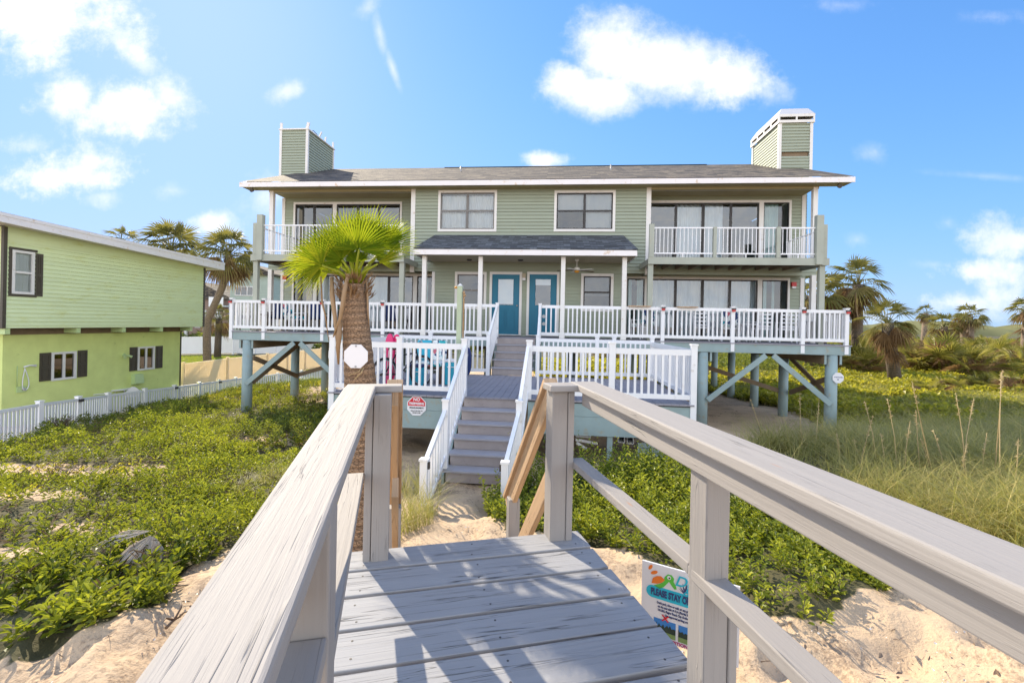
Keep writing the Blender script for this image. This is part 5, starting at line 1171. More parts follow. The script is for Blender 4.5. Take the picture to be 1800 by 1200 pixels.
def child(o,parent,base):
    o.parent=parent; o.data.transform(Matrix.Translation(-Vector(base))); return o
acc=([],[],[],[]); x,y=ground_hit(268,985); b=Vector((x,y,GROUND(x,y)+.24)); random.seed(5)
fan(acc,b,(.25,-.75,-.55),(.2,.5,.8),.52,16,1.7,.55,.35,.5,.3,.5); fan(acc,b+Vector((-.03,.02,.02)),(-.9,-.2,-.1),(0,-.3,1),.48,9,.6,.6,.2,.35,.25,.5)
o=acc_obj('fallen_palm_leaf',acc,M['grey_frond']); o.location=b; o.data.transform(Matrix.Translation(-b)); tag(o,'bleached grey dead fan palm leaf lying on the green shrubs','palm leaf')
# ---------------------------------------------------------------- the fan palm beside the boardwalk
random.seed(21); YP=4.6
tp=[(622,500,.115),(623,520,.122),(626,571,.132),(628,604,.139),(632,650,.150),(635,700,.160),(637,780,.175),(638,870,.192),(638,960,.215)]
pts=[at(x,y,YP) for x,y,_ in tp]; zb=GROUND(pts[-1].x,YP); pts.append(Vector((pts[-1].x,YP,zb-.2)))
FP=Thing('fan_palm','leaning fan palm with bright green fans beside the boardwalk','palm tree',(pts[-1].x,YP,zb))
c=MB(); dense=[];rr=[]
for k in range(len(pts)-1):
    for j in range(6):
        t=j/6; dense.append(pts[k].lerp(pts[k+1],t)); r0=tp[k][2]; r1=tp[min(k+1,len(tp)-1)][2]; rr.append((r0+(r1-r0)*t)*(1+.018*math.sin((k*6+j)*1.9)+random.uniform(-.012,.012)))
c.tube(dense,rr,28); FP.part('trunk',c,M['trunk'])
base=at(623,497,YP)
spec=[(590,440,.15,120,.1,.45,2.7),(612,425,.28,104,.15,.43,2.6),(650,425,.22,80,.1,.46,2.7),(632,415,.35,92,.25,.36,2.5),(578,448,.1,143,.0,.38,2.7),(676,438,.2,60,.1,.42,2.4),(631,439,-.18,82,-.3,.42,3.3),(566,467,-.22,152,-.15,.40,2.8),(556,460,.0,170,.0,.36,2.3),
 (664,464,-.12,29,.0,.46,.58),(601,457,-.12,124,-.2,.38,2.6),(660,456,.14,30,.1,.26,2.0),(580,474,.2,186,.0,.30,2.0),(566,476,-.1,196,-.2,.31,1.9),(684,428,.32,72,.3,.36,2.2),(555,452,.22,150,.1,.33,2.3),(612,446,.05,108,0,.42,2.8),(646,446,.02,68,0,.40,2.6),(628,462,-.05,95,-.1,.28,2.6),(600,470,-.08,145,-.1,.26,2.2)]
for k,(hx,hy,dy,an,tl,R,sp_) in enumerate(spec):
    h=at(hx,hy,YP+dy); a=math.radians(an); d=Vector((math.cos(a),tl,math.sin(a))); nr=Vector((random.uniform(-.25,.25),-1,random.uniform(.1,.5)))
    if an==29: nr=Vector((.1,-1,.25))
    acc=([],[],[],[]); fan(acc,h,d,nr,R,int(9+sp_*7.5),sp_,.40,.05 if an<150 else .16,(.24 if dy>.08 else .38)+random.uniform(-.12,.14)+(.25 if an>144 or an<35 else 0),.30,1.1,.10)
    lf=acc_obj('fan_leaf',acc,M['palm_leaf']); child(lf,FP.o,FP.base)
    m=base.lerp(h,.5)+Vector((0,0,.03)); c=MB(); c.tube([base+Vector((random.uniform(-.05,.05),dy*.3,random.uniform(-.06,.02))),m,h],[.020,.014,.009],6); s=FP.part('leaf_stalk',c,M['palm_leaf'],lf); TINT(s,.75)
# fibrous leaf bases round the top of the trunk and hanging dead stalks
acc=([],[],[],[])
for k in range(120):
    a=random.uniform(0,6.28); z=random.uniform(-.17,.05); r=.12-.02*(z>0); p=at(623.5,500,YP)+Vector((r*math.cos(a),r*math.sin(a),z)); d=Vector((math.cos(a)*.5,math.sin(a)*.5,random.uniform(.35,1.0)))
    fan(acc,p,d,Vector((math.cos(a),math.sin(a),.1)),random.uniform(.08,.17),3,.35,.5,.0,.4,.35,.5)
child(acc_obj('leaf_bases',acc,M['husk']),FP.o,FP.base)
def strip(pxs,w,name='dead_stalk'):
    P=[at(x,y,YP+dy) for x,y,dy in pxs]; c=MB()
    c.tube(P,[w*f for f in ([.7,1,.8,.3] if len(P)==4 else [.8,1,.9,.7,.25])],6); o=FP.part(name,c,M['husk']); TINT(o,random.uniform(.35,.7))
strip([(612,482,-.13),(606,510,-.17),(598,560,-.17),(586,592,-.15)],.024); strip([(583,487,-.05),(584,520,-.06),(589,560,-.09),(594,620,-.10)],.026); strip([(564,486,-.05),(566,530,-.05),(572,555,-.05),(578,600,-.05)],.010)
strip([(598,565,-.15),(596,590,-.16),(594,610,-.16),(595,640,-.15)],.028); strip([(644,490,-.02),(646,520,-.04),(647,550,-.05),(649,575,-.04)],.012)
# blank octagonal board nailed to the trunk
def octagon(cx,cz,r): return [(cx+r*math.cos(math.pi/8+k*math.pi/4),cz+r*math.sin(math.pi/8+k*math.pi/4)) for k in range(8)]
def octa_sign(label,p,r,frame,th=.006):
    q=frame.loc(p); T=Thing('octagon_sign',label,'sign',(q.x,q.y,q.z-r),frame); c=MB(); c.prism([(x,q.y,z) for x,z in octagon(q.x,q.z,r)],(0,th,0)); T.part('sign_plate',c,M['white']); return T,q
p=at(625.5,626,YP-.172); T,q=octa_sign('blank white octagonal sign nailed to the fan palm trunk',p,.124,ZF)
for dz in (.1,-.1): c=MB(); c.disc((q.x,q.y-.003,q.z+dz),.010,12,.006,(0,1,0)); T.part('screw',c,M['chrome'])
c=MB(); c.tube([(q.x+.08,q.y+.0,q.z-.11),(q.x+.06,q.y-.02,q.z-.16),(q.x-.0,q.y-.03,q.z-.22)],.004,5); c.tube([(q.x+.06,q.y+.0,q.z-.11),(q.x+.03,q.y-.01,q.z-.15),(q.x-.05,q.y-.02,q.z-.18)],.003,5); o=FP.part('dead_stalk',c,M['straw']); TINT(o,.6)
# ---------------------------------------------------------------- cabbage palms
def sabal(name,label,base,top,R,seed,nleaf=30,ndead=14,mid=None,dead_side=None,skirt=0,nseg=17,trunk='trunk2',group=None,rt=.17):
    random.seed(seed); base=Vector(base); top=Vector(top); T=Thing(name,label,'palm tree',base,group=group)
    P=[base-Vector((0,0,.4))]+([Vector(mid)] if mid is not None and not isinstance(mid,list) else [Vector(m_) for m_ in (mid or [])])+[top]
    if len(P)>2:                                       # smooth the bends
        Q_=[]
        for k in range(len(P)-1):
            p0=P[max(k-1,0)];p1=P[k];p2=P[k+1];p3=P[min(k+2,len(P)-1)]
            for j in range(6):
                t=j/6; Q_.append(.5*((2*p1)+(p2-p0)*t+(2*p0-5*p1+4*p2-p3)*t*t+(3*p1-p0-3*p2+p3)*t**3))
        Q_.append(top); P=Q_
    c=MB(); n=len(P); c.tube(P,[rt*(1.25-.25*min(1,k/max(1,n*.3)))+(.02 if k==n-1 else 0) for k in range(n)],14); T.part('trunk',c,M[trunk])
    A_=([],[],[],[]); S=MB()
    for k in range(nleaf):
        az=k*2.4+random.uniform(-.3,.3); el=math.radians(80-125*(k/nleaf)**.9+random.uniform(-14,14)); d=Vector((math.cos(az)*math.cos(el),math.sin(az)*math.cos(el),math.sin(el))); pl_=R*random.uniform(.38,.5)
        h=top+d*pl_+Vector((0,0,.04*R)); S.tube([top+Vector((0,0,-.1)),h],[.03*R/2,.012*R/2],5)
        up=Vector((0,0,1)) if abs(d.z)<.9 else Vector((math.cos(az),math.sin(az),0)); dd=(d-Vector((0,0,.28))).normalized()
        nr=Vector((random.uniform(-.4,.4),random.uniform(-.4,.4),1.0)) if d.z<.8 else Vector((math.cos(az+1),math.sin(az+1),.2)); fan(A_,h,dd,nr,R*random.uniform(.42,.70),nseg,random.uniform(2.0,3.0),.42,random.uniform(.25,.6),.32+.25*random.random()+(.25 if k>nleaf*.75 else 0),.15,.5,.15)
    lf=acc_obj('crown',A_,M['sabal_leaf']); child(lf,T.o,T.base); s=T.part('leaf_stalks',S,M['sabal_leaf'],lf); TINT(s,.6)
    if ndead:
        A2=([],[],[],[])
        for k in range(ndead):
            az=random.uniform(0,6.28) if dead_side is None else random.gauss(dead_side,.75); el=math.radians(random.uniform(-75,-8)); d=Vector((math.cos(az)*math.cos(el),math.sin(az)*math.cos(el),math.sin(el)))
            fan(A2,top+d*R*random.uniform(.25,.45)-Vector((0,0,.05*R)),(d-Vector((0,0,.5))),Vector((random.uniform(-1,1),random.uniform(-1,1),.6)),R*random.uniform(.42,.66),nseg-3,1.9,.45,.45,.45,.35,.6,.2,.12)
        for k in range(skirt):
            az=random.uniform(0,6.28); q=top.lerp(base,random.uniform(.05,.62)**1.2); d=Vector((math.cos(az),math.sin(az),random.uniform(-1.6,-.5))); fan(A2,q+Vector((math.cos(az),math.sin(az),0))*rt*.9,d,Vector((math.cos(az),math.sin(az),.5)),R*random.uniform(.35,.6),nseg-4,random.uniform(.5,1.6),.45,.25,.35,.3,.6,.2,.15)
        child(acc_obj('dead_fronds',A2,M['dead_leaf']),T.o,T.base)
    return T
def palm_px(label,Y,bx,by,tx,ty,Rpx,seed,dY=0,**k):
    b=at(bx,by,Y); g=GROUND(b.x,Y); b.z=min(b.z,g+.0) if by is not None else g; b.z=g; t=at(tx,ty,Y+dY)
    return sabal('cabbage_palm',label,b,t,Rpx*Y/800,seed,**k)
palm_px('cabbage palm with a curved trunk behind the lime house corner',34,366,628,402,448,57,31,mid=[at(364,575,34),at(373,545,34),at(392,500,34)],ndead=24,rt=.24,nleaf=36)
palm_px('wide cabbage palm crown just above the lime house roof',42,300,640,300,440,62,32,ndead=20,nleaf=38,rt=.26)
palm_px('small cabbage palm crown peeking over the lime house roof edge',46,213,640,213,425,34,33,ndead=5,nleaf=20,rt=.3)
palm_px('short dark palm standing behind the curved cabbage palm trunk',44,382,625,385,560,34,34,ndead=8,nleaf=20,trunk='trunk_dark',rt=.25)
palm_px('tall cabbage palm with brown skirt beside the right balcony post',33,1506,642,1508,500,58,35,ndead=34,dead_side=3.3,nleaf=22,trunk='trunk_dark',rt=.30,skirt=10)
palm_px('stout cabbage palm with shaggy dead fronds in the sunny grass',26,1576,664,1560,568,50,36,ndead=20,nleaf=25,trunk='trunk_dark',rt=.27,skirt=20)
for px,by,tx,ty,R,Y,lb,sd in ((1622,600,1627,551,21,62,'small distant palm with a spiky crown behind the stout palm',37),(1667,617,1660,574,34,52,'leaning palm with browned fronds at the left of the distant grove',38),(1688,618,1690,572,26,54,'middle palm of the distant grove by the marsh water',39),(1708,618,1704,556,31,50,'tallest slim palm of the distant grove by the marsh water',40),(1699,619,1692,566,24,53,'slim leaning palm crossing its taller neighbour in the grove',42),(1800,640,1806,545,36,44,'palm crown reaching in at the far edge of the dune thicket',41)):
    palm_px(lb,Y,px,by,tx,ty,R*.92,sd,ndead=12,nleaf=18,nseg=13,skirt=5,trunk='trunk2',rt=.28,group=None)
for px,Y,lb in ((1425,33,'first brown palm trunk in the shade beyond the deck'),(1441,33.5,'second brown palm trunk in the shade beyond the deck')):
    t=HF; b=at(px,648,Y); palm_px(lb,Y,px,648,px+3,520,60,int(px),ndead=16,nleaf=14,trunk='trunk_dark',rt=.35,nseg=13)
# ---------------------------------------------------------------- saw palmettos
def palmetto(seed,brown):
    random.seed(seed); T=Thing('saw_palmetto','bushy saw palmetto in the sunlit dune thicket beyond the deck','palmetto',(0,0,0),group='saw palmettos in the dune thicket')
    A_=([],[],[],[]); A2=([],[],[],[])
    for k in range(16):
        az=k*2.4+random.uniform(-.4,.4); el=math.radians(random.uniform(25,80)); d=Vector((math.cos(az)*math.cos(el),math.sin(az)*math.cos(el),math.sin(el))); h=d*random.uniform(.5,.9); acc_=A2 if random.random()<brown else A_
        fan(acc_,h,d-Vector((0,0,.1)),Vector((random.uniform(-.5,.5),random.uniform(-.5,.5),1)),random.uniform(.45,.65),13,2.8,.4,.2,.45,.25,.5,.15)
        fan(acc_,(0,0,0),d,Vector((0,0,1)),h.length*1.05,2,.06,.9,0,.6,.1,.2)
    lf=acc_obj('fan_leaves',A_,M['palmetto_leaf']); lf.parent=T.o
    if A2[0]: d_=acc_obj('dead_fronds',A2,M['dead_leaf']); d_.parent=T.o
    return T.o
protos=[palmetto(51,.15),palmetto(52,.3),palmetto(53,.55)]; used=set(); prng=random.Random(9)
spots=[]
for px,py,s in ((1625,700,1.0),(1665,690,1.0),(1720,690,1.1),(1755,692,1.0),(1790,700,1.2),(1640,640,1.0),(1680,648,1.1),(1590,640,1.0),(1720,640,1.4),(1750,630,1.6),(1780,650,1.8),(1800,620,2.0),(1770,600,1.9),(1735,612,1.5),(1660,628,1.2),(1610,628,1.2),(1565,632,1.2),(1530,640,1.2),(1640,616,1.3),(1700,630,1.3),(1815,660,2.0),(1830,600,2.2),(1790,580,2.0)):
    x,y=ground_hit(px,py) if py>612 else (at(px,py,30).x,30+prng.uniform(-3,8)); spots.append((x,y,s))
for k in range(85): 
    y=prng.uniform(31,95); spots.append((y*prng.uniform(.72,1.25),y,prng.uniform(1.2,2.6)))
for k in range(14): spots.append((prng.uniform(6,22),prng.uniform(40,48),prng.uniform(1.2,1.8)))
for i,(x,y,s) in enumerate(spots):
    q=protos[i%3]; o=q if i<3 else dup(q); o.location=(x,y,GROUND(x,y)-.05); o.rotation_euler=(0,0,prng.uniform(0,6.28)); o.scale=(s,s,s*prng.uniform(.8,1.1))
# bare reddish shrub by the fence and sea oats
random.seed(4)
x,y=ground_hit(105,758); b=Vector((x,y,GROUND(x,y))); c=MB()
for k in range(70):
    a=random.uniform(0,6.28); r=random.uniform(.1,.75); t=Vector((math.cos(a)*r*1.2,math.sin(a)*r*.6,random.uniform(.15,.5))); c.tube([b+t*.05,b+t*.5+Vector((0,0,.05)),b+t],[.008,.006,.003],4)
o=single('bare_shrub',c,M['twig'],'bare reddish brown twiggy shrub at the foot of the picket fence','shrub',b); TINT(o,.15)
def sea_oat(px,py,ptop_x,ptop_y,seed):
    random.seed(seed); x,y=ground_hit(px,py); b=Vector((x,y,GROUND(x,y)-.05)); t=at(ptop_x,ptop_y,y); m=b.lerp(t,.55)+Vector((random.uniform(-.03,.03),0,.05))
    T=Thing('sea_oat_stalk','tall dry sea oat stalk rising from the beach grass in front of the shaded dune','sea oats',b,group='sea oat stalks in the beach grass')
    c=MB(); c.tube([b,b.lerp(m,.5),m,m.lerp(t,.5),t],[.0075,.007,.006,.0045,.003],5); o=T.part('stem',c,M['straw']); TINT(o,random.uniform(.2,.8))
    A_=([],[],[],[])
    d=(t-m).normalized()
    for k in range(26):
        p=t-d*(.02+.32*random.random()); a=random.uniform(0,6.28); e=Vector((math.cos(a),math.sin(a),.5+random.random())); fan(A_,p,e,Vector((random.random(),random.random(),.2)),random.uniform(.03,.07),2,.3,.6,.3,.5,.3,.3)
    child(acc_obj('seed_head',A_,M['straw']),T.o,T.base)
for i,s in enumerate([(1412,800,1406,690),(1432,800,1440,700),(1650,870,1603,670),(1665,860,1640,755),(1580,855,1560,700),(1700,860,1680,690),(1745,865,1762,650),(1758,870,1760,655),(1690,850,1712,700),(1620,850,1610,720),(1545,840,1520,705),(1510,830,1500,770),(1480,835,1470,760),(1590,860,1600,740),(1725,860,1735,760),(1640,860,1618,770),(1780,880,1790,770),(1350,790,1318,700),(1500,850,1535,730),(1675,870,1700,780),(1560,850,1548,760),(1705,880,1693,800)]): sea_oat(*s,seed=100+i)
# ---------------------------------------------------------------- signs on the decks
def nt_sign():
    u,z=HF.on_v(732.5,713,VL0+.0); T=Thing('octagon_sign','red and white no trespassing octagon on the green deck skirt','sign',(u,VL0-.01,z-.2),HF); y=VL0-.002; R=.205
    c=MB(); c.prism([(x,y,zz) for x,zz in octagon(u,z,R)],(0,-.006,0)); T.part('sign_plate',c,M['white'])
    o=octagon(u,z,R*.91); c=MB(); h=[p for p in o if p[1]>z]; h=sorted(h,key=lambda p:math.atan2(p[1]-z,p[0]-u)); c.prism([(x,y-.0065,zz) for x,zz in [(h[0][0],z-.0)]+h+[(h[-1][0],z-.0)]],(0,-.0012,0)); T.part('red_field',c,M['ink_red'])
    L=lambda x,zz: Vector((x,-.0085+ .008-.0005,zz+.2))
    yy=y-.0085-(VL0-.01)
    text('NO',.085,M['white'],Vector((0,yy,.2+.125)),SR,T.o,'lettering',bold=.003); text('TRESPASSING',.062,M['white'],Vector((0,yy,.2+.045)),SR,T.o,'lettering',bold=.003,sx=.82)
    yy=y-.0072-(VL0-.01); text('PRIVATE PROPERTY',.036,M['ink_black'],Vector((0,yy,.2-.04)),SR,T.o,'lettering',bold=.002,sx=.9); text('VIOLATORS WILL BE',.026,M['ink_black'],Vector((0,yy,.2-.098)),SR,T.o,'lettering',bold=.0012); text('PROSECUTED',.026,M['ink_black'],Vector((0,yy,.2-.135)),SR,T.o,'lettering',bold=.0012)
nt_sign()
u,z=HF.on_v(1473,664,VD-.02); T=Thing('octagon_sign','small white octagon with navy arrow on the outermost piling','sign',(u,VD-.03,z-.16),HF); y=VD-.03
c=MB(); c.prism([(x,y,zz) for x,zz in octagon(u,z,.16)],(0,.006,0)); T.part('sign_plate',c,M['white'])
text('TO BEACH ACCESS',.036,M['ink_navy'],Vector((0,-.001,.178)),SR,T.o,'lettering',bold=.0015,sx=.75)
c=MB(); c.prism([(u-.045,y-.001,z-.045),(u+.03,y-.001,z-.075),(u+.0,y-.001,z-.045),(u+.03,y-.001,z-.02)],(0,-.0012,0)); T.part('arrow',c,M['ink_navy'])
u,z=HF.on_v(592,623,VL0+.115); T=Thing('octagon_sign','white octagonal sign back half hidden behind the landing corner post','sign',(u,VL0+.115,z-.19),HF); c=MB(); c.prism([(x,VL0+.112,zz) for x,zz in octagon(u,z,.19)],(0,.006,0)); T.part('sign_plate',c,M['white'])
# ---------------------------------------------------------------- shower post on the landing
u,z=HF.on_v(809,498,8.98); T=Thing('shower_post','pale green square post with a rusty white shower pipe on the landing','shower',(u,8.98,ZL),HF)
c=MB(); c.box(u-.05,u+.05,8.93,9.03,ZL,z-.055); po=T.part('post',c,M['sage_post'],bevel=.006)
c=MB(); b_=[(u-.056,8.924),(u+.056,8.924),(u+.056,9.036),(u-.056,9.036)]; zz=z-.054
for k in range(4): c.poly([(*b_[k],zz),(*b_[(k+1)%4],zz),(u,8.98,z+.0)])
c.poly([(x,y,zz) for x,y in b_]); T.part('pyramid_cap',c,M['trim'])
c=MB(); c.tube([(u+.085,8.95,ZL+.2),(u+.085,8.95,z-.23),(u+.075,8.93,z-.18),(u+.10,8.88,z-.17),(u+.115,8.87,z-.22)],.017,8); T.part('pipe',c,M['rust'])
c=MB(); c.tube([(u+.115,8.87,z-.22),(u+.115,8.87,z-.27)],[.02,.035],10); T.part('shower_head',c,M['rust'])
c=MB(); c.tube([(u-.05,8.95,z-.09),(u-.085,8.94,z-.08),(u-.10,8.93,z-.10)],[.02,.025,.015],8); T.part('hook',c,M['brass'])
# ---------------------------------------------------------------- fixtures on the house
u,z=HF.on_v(1014,470,14.5); T=Thing('ceiling_fan','old white ceiling fan with an amber light hanging under the porch ceiling','ceiling fan',(u,14.5,pz0-.4),HF)
c=MB(); c.tube([(u,14.5,pz0-.002),(u,14.5,pz0-.06)],[.07,.045],12); T.part('canopy',c,M['trim']); c=MB(); c.tube([(u,14.5,pz0-.05),(u,14.5,pz0-.25)],.012,8); T.part('down_rod',c,M['trim'])
c=MB(); c.tube([(u,14.5,pz0-.25),(u,14.5,pz0-.28),(u,14.5,pz0-.33),(u,14.5,pz0-.36)],[.05,.095,.095,.05],16); T.part('motor',c,M['trim'])
c=MB(); c.tube([(u,14.5,pz0-.361),(u,14.5,pz0-.39),(u,14.5,pz0-.43)],[.08,.085,.04],14); T.part('light_bowl',c,M['brass'])
for k in range(5):
    a=.5+k*2*math.pi/5; d=Vector((math.cos(a),math.sin(a),0)); c=MB(); p=Vector((u,14.5,pz0-.34)); c.beam(p+d*.09,p+d*.62+Vector((0,0,-.02)),.12,.012); T.part('blade',c,M['brownfurn' if k in (0,2) else 'trim'])
def alarm(px0,px1,py0,py1,label):
    u0=HF.on_v(px0,py0,VB)[0];u1=HF.on_v(px1,py0,VB)[0];z1=HF.on_v(px0,py0,VB)[1];z0=HF.on_v(px0,py1,VB)[1]; T=Thing('fire_alarm',label,'fire alarm',((u0+u1)/2,VB-.03,z0-.07),HF)
    c=MB(); c.box(u0,u1,VB-.10,VB-.025,z0,z1); T.part('alarm_body',c,M['red'],bevel=.006); c=MB(); c.box(u0+.02,u1-.02,VB-.09,VB-.025,z0-.07,z0-.002); T.part('strobe',c,M['white'])
    c=MB(); [c.box(u0+.03,u1-.03,VB-.104,VB-.1005,z0+.02+k*.03,z0+.03+k*.03) for k in range(3)]; T.part('horn_slots',c,M['ink_red'])
alarm(1389.5,1398,496,503.5,'red fire alarm box beside the outer right ground floor glass door'); alarm(499,506,484.5,491.5,'red fire alarm box beside the outer left ground floor glass door')
u0=HF.on_v(918.3,487,VW)[0]; u1=HF.on_v(924.5,487,VW)[0]; z0,z1=HF.on_v(921,493,VW)[1],HF.on_v(921,481,VW)[1]; T=Thing('wall_lamp','beige box wall lamp between the two teal doors','wall lamp',((u0+u1)/2,VW-.04,z0),HF)
c=MB(); c.box(u0,u1,VW-.14,VW-.03,z0+.08,z1); T.part('lamp_body',c,M['ceiling'],bevel=.006); c=MB(); c.box(u0+.01,u1-.01,VW-.13,VW-.035,z0,z0+.078); T.part('lamp_lens',c,M['white'])
# ---------------------------------------------------------------- outdoor furniture
def patio_chair(u,v,z,rz,label,style,group):
    T=Thing('patio_chair',label,'chair',(0,0,0),ZF,group); f=M['metal_white'] if style!='dark' else M['brownfurn']
    for sx in (-.24,.24):
        for sy,h in ((-.22,.62),(.22,.40)): c=MB(); c.beam((sx,sy,0),(sx,sy,h),.035,.035,(0,1,0)); T.part('leg',c,f)
        c=MB(); c.beam((sx,-.25,.635),(sx,.26,.62),.05,.03); T.part('armrest',c,f)
    c=MB(); c.box(-.26,.26,-.24,.24,.39,.42); T.part('seat_frame',c,f)
    if style=='ladder':
        c=MB(); [c.beam((-.25,.25+.02*k,.5+.12*k),(.25,.25+.02*k,.5+.12*k),.025,.05) for k in range(5)]; [c.beam((x,.235,.42),(x,.35,1.04),.03,.03,(0,1,0)) for x in (-.25,.25)]; T.part('backrest',c,f)
        c=MB(); c.box(-.24,.24,-.22,.22,.421,.45); T.part('seat',c,f)
    else:
        k=M['pattern'] if style=='pattern' else M['blue']; c=MB(); c.box(-.24,.24,-.23,.22,.421,.52); T.part('seat_cushion',c,k,bevel=.03)
        c=MB(); c.beam((0,.25,.48),(0,.38,1.03),.48,.10,(0,1,0)); T.part('back_cushion',c,k,bevel=.03)
    p=HF.world((u,v,z)); T.o.location=p; T.o.rotation_euler=(0,0,TH+rz); return T
def pu(px,v): return HF.on_v(px,560,v)[0]
GC='patio chairs behind the deck railing'
for px,v,rz,st,lb in ((520,15.0,2.7,'pattern','teal patterned patio chair behind the deck railing under the left balcony, nearer the palm'),(488,15.2,-2.2,'dark','dark framed patio chair with navy cushions between two left deck posts'),(432,15.1,2.4,'dark','dark framed patio chair nearest the left end of the deck'),(560,15.3,3.3,'dark','dark framed patio chair tucked behind the palm trunk'),(1283,15.0,2.9,'pattern','teal patterned patio chair in front of the right glass doors'),(1128,15.3,-2.6,'pattern','teal patterned patio chair just outside the right porch column'),(1333,15.0,3.4,'ladder','white ladder back patio chair beside the patterned chair'),(1238,15.2,2.5,'ladder','white ladder back patio chair in front of the middle glass door'),(1382,15.2,3.0,'ladder','white ladder back patio chair near the corner trim'),(690,15.2,3.1,'dark','dark framed patio chair between the palm and the porch column')):
    patio_chair(pu(px,v),v,ZD,rz,lb,st,GC)
def table(px,v,z,h,r,mat,label):
    u=pu(px,v); T=Thing('patio_table',label,'table',(u,v,z),HF); c=MB(); c.disc((u,v,z+h),r,24,.03); T.part('table_top',c,M[mat])
    for k in range(4): a=k*math.pi/2+.6; c=MB(); c.tube([(u+r*.5*math.cos(a),v+r*.5*math.sin(a),z+h-.015),(u+r*.75*math.cos(a),v+r*.75*math.sin(a),z)],.018,6); T.part('leg',c,M[mat])
table(1310,14.75,ZD,.55,.33,'metal_white','low round white patio table among the right deck chairs'); table(1425,15.0,ZD,.7,.42,'metal_white','round white patio table at the far corner of the right deck'); table(462,14.9,ZD,.55,.35,'brownfurn','low dark patio table among the left deck chairs'); table(656,11.6,ZL,.93,.36,'darkframe','tall dark round table on the landing behind the palm trunk')
u=pu(708,14.9); T=Thing('bucket_stool','white rounded plastic tub chair behind the left deck railing','stool',(u,14.9,ZD),HF); c=MB(); c.tube([(u,14.9,ZD+.45),(u,14.9,ZD+.5),(u,14.9,ZD+.85)],[.1,.24,.28],16); T.part('tub',c,M['white'])
for k in range(4): a=k*math.pi/2+.7; c=MB(); c.tube([(u+.12*math.cos(a),14.9+.12*math.sin(a),ZD+.47),(u+.22*math.cos(a),14.9+.22*math.sin(a),ZD)],.016,6); T.part('leg',c,M['metal_white'])
# landing clutter
def board(px,v,h,w,lean,mat,label,name='paddle_board',cat='board'):
    u=pu(px,v); n=20; P=[]
    for k in range(n): t=2*math.pi*k/n; P.append((u+w*math.copysign(abs(math.cos(t))**.8,math.cos(t)),0,ZL+.03+h/2+h/2*math.copysign(abs(math.sin(t))**.9,math.sin(t))))
    P=[(x,v+(z-ZL)*lean,z) for x,_,z in P]; T=Thing(name,label,cat,(u,v,ZL),HF); c=MB(); c.prism(P,(0,.07,0)); T.part('deck_foam',c,M[mat],bevel=.015)
    c=MB(); c.tube([(u-.03*w,v-.008+(.25*h)*lean,ZL+.25*h),(u,v-.01+h*.5*lean,ZL+h*.5),(u+.02,v-.008+h*.8*lean,ZL+h*.8)],.008,6); T.part('leash',c,M['trim'])
board(682,9.75,1.13,.115,.10,'pink','hot pink paddle board standing nearer the palm trunk'); board(694,9.85,1.12,.115,.10,'pink','hot pink paddle board standing behind the bicycle wheel'); board(809,10.3,.9,.10,.05,'yellow','yellow foam board standing beside the green shower post','foam_board'); board(822,11.9,.75,.12,.05,'blue','blue folded canvas leaning by the landing stairs','folded_canopy','canopy')
def bicycle():
    u,v=pu(712,9.45),9.45; T=Thing('bicycle','black cruiser bicycle parked behind the white landing railing','bicycle',(u,v,ZL),HF); T.o.rotation_euler=(0,0,TH+1.05)
    inv=lambda x,z: Vector((u+x,v,ZL+z))
    for x in (-.52,.52):
        c=MB(); n=28; P=[inv(x+.33*math.cos(2*math.pi*k/n),.345+.33*math.sin(2*math.pi*k/n)) for k in range(n+1)]; c.tube(P,.024,8,False); w=T.part('wheel',c,M['black'])
        c=MB(); P=[inv(x+.295*math.cos(2*math.pi*k/n),.345+.295*math.sin(2*math.pi*k/n)) for k in range(n+1)]; c.tube(P,.012,6,False); [c.tube([inv(x,.345),inv(x+.29*math.cos(k*.524),.345+.29*math.sin(k*.524))],.002,4) for k in range(12)]; T.part('rim',c,M['chrome'],w)
    c=MB()
    for a,b in (((-.52,.345),(-.12,.32)),((-.12,.32),(-.22,.80)),((-.22,.74),(-.52,.345)),((-.2,.7),(.34,.76)),((-.12,.32),(.36,.68)),((.32,.88),(.40,.60)),((.40,.60),(.52,.345))): c.tube([inv(*a),inv(*b)],.017,8)
    T.part('frame',c,M['black'])
    c=MB(); c.tube([Vector((u+.22,v-.3,ZL+1.0)),Vector((u+.34,v-.16,ZL+1.02)),inv(.32,.93),Vector((u+.34,v+.16,ZL+1.02)),Vector((u+.22,v+.3,ZL+1.0))],.013,8); T.part('handlebar',c,M['chrome'])
    c=MB(); c.prism([(u-.36,v-.10,ZL+.84),(u-.36,v+.10,ZL+.84),(u-.06,v+.03,ZL+.86),(u-.06,v-.03,ZL+.86)],(0,0,.05)); T.part('saddle',c,M['brownfurn'],bevel=.01)
    c=MB(); c.disc(inv(-.12,.32)+Vector((0,-.04,0)),.09,16,.01,(0,1,0)); c.tube([inv(-.12,.32)+Vector((0,-.05,0)),inv(-.02,.18)+Vector((0,-.07,0))],.01,6); T.part('crank',c,M['chrome'])
bicycle()
u0,u1=pu(726,10.6),pu(783,10.6); T=Thing('garden_bench','brown bench with teal patterned cushions on the landing','bench',((u0+u1)/2,10.6,ZL),HF)
for a in (u0+.05,u1-.05):
    for q in (10.4,10.9): c=MB(); c.box(a-.03,a+.03,q-.03,q+.03,ZL,ZL+.38); T.part('leg',c,M['brownfurn'])
c=MB(); c.box(u0,u1,10.36,10.95,ZL+.33,ZL+.39); T.part('seat',c,M['brownfurn'])
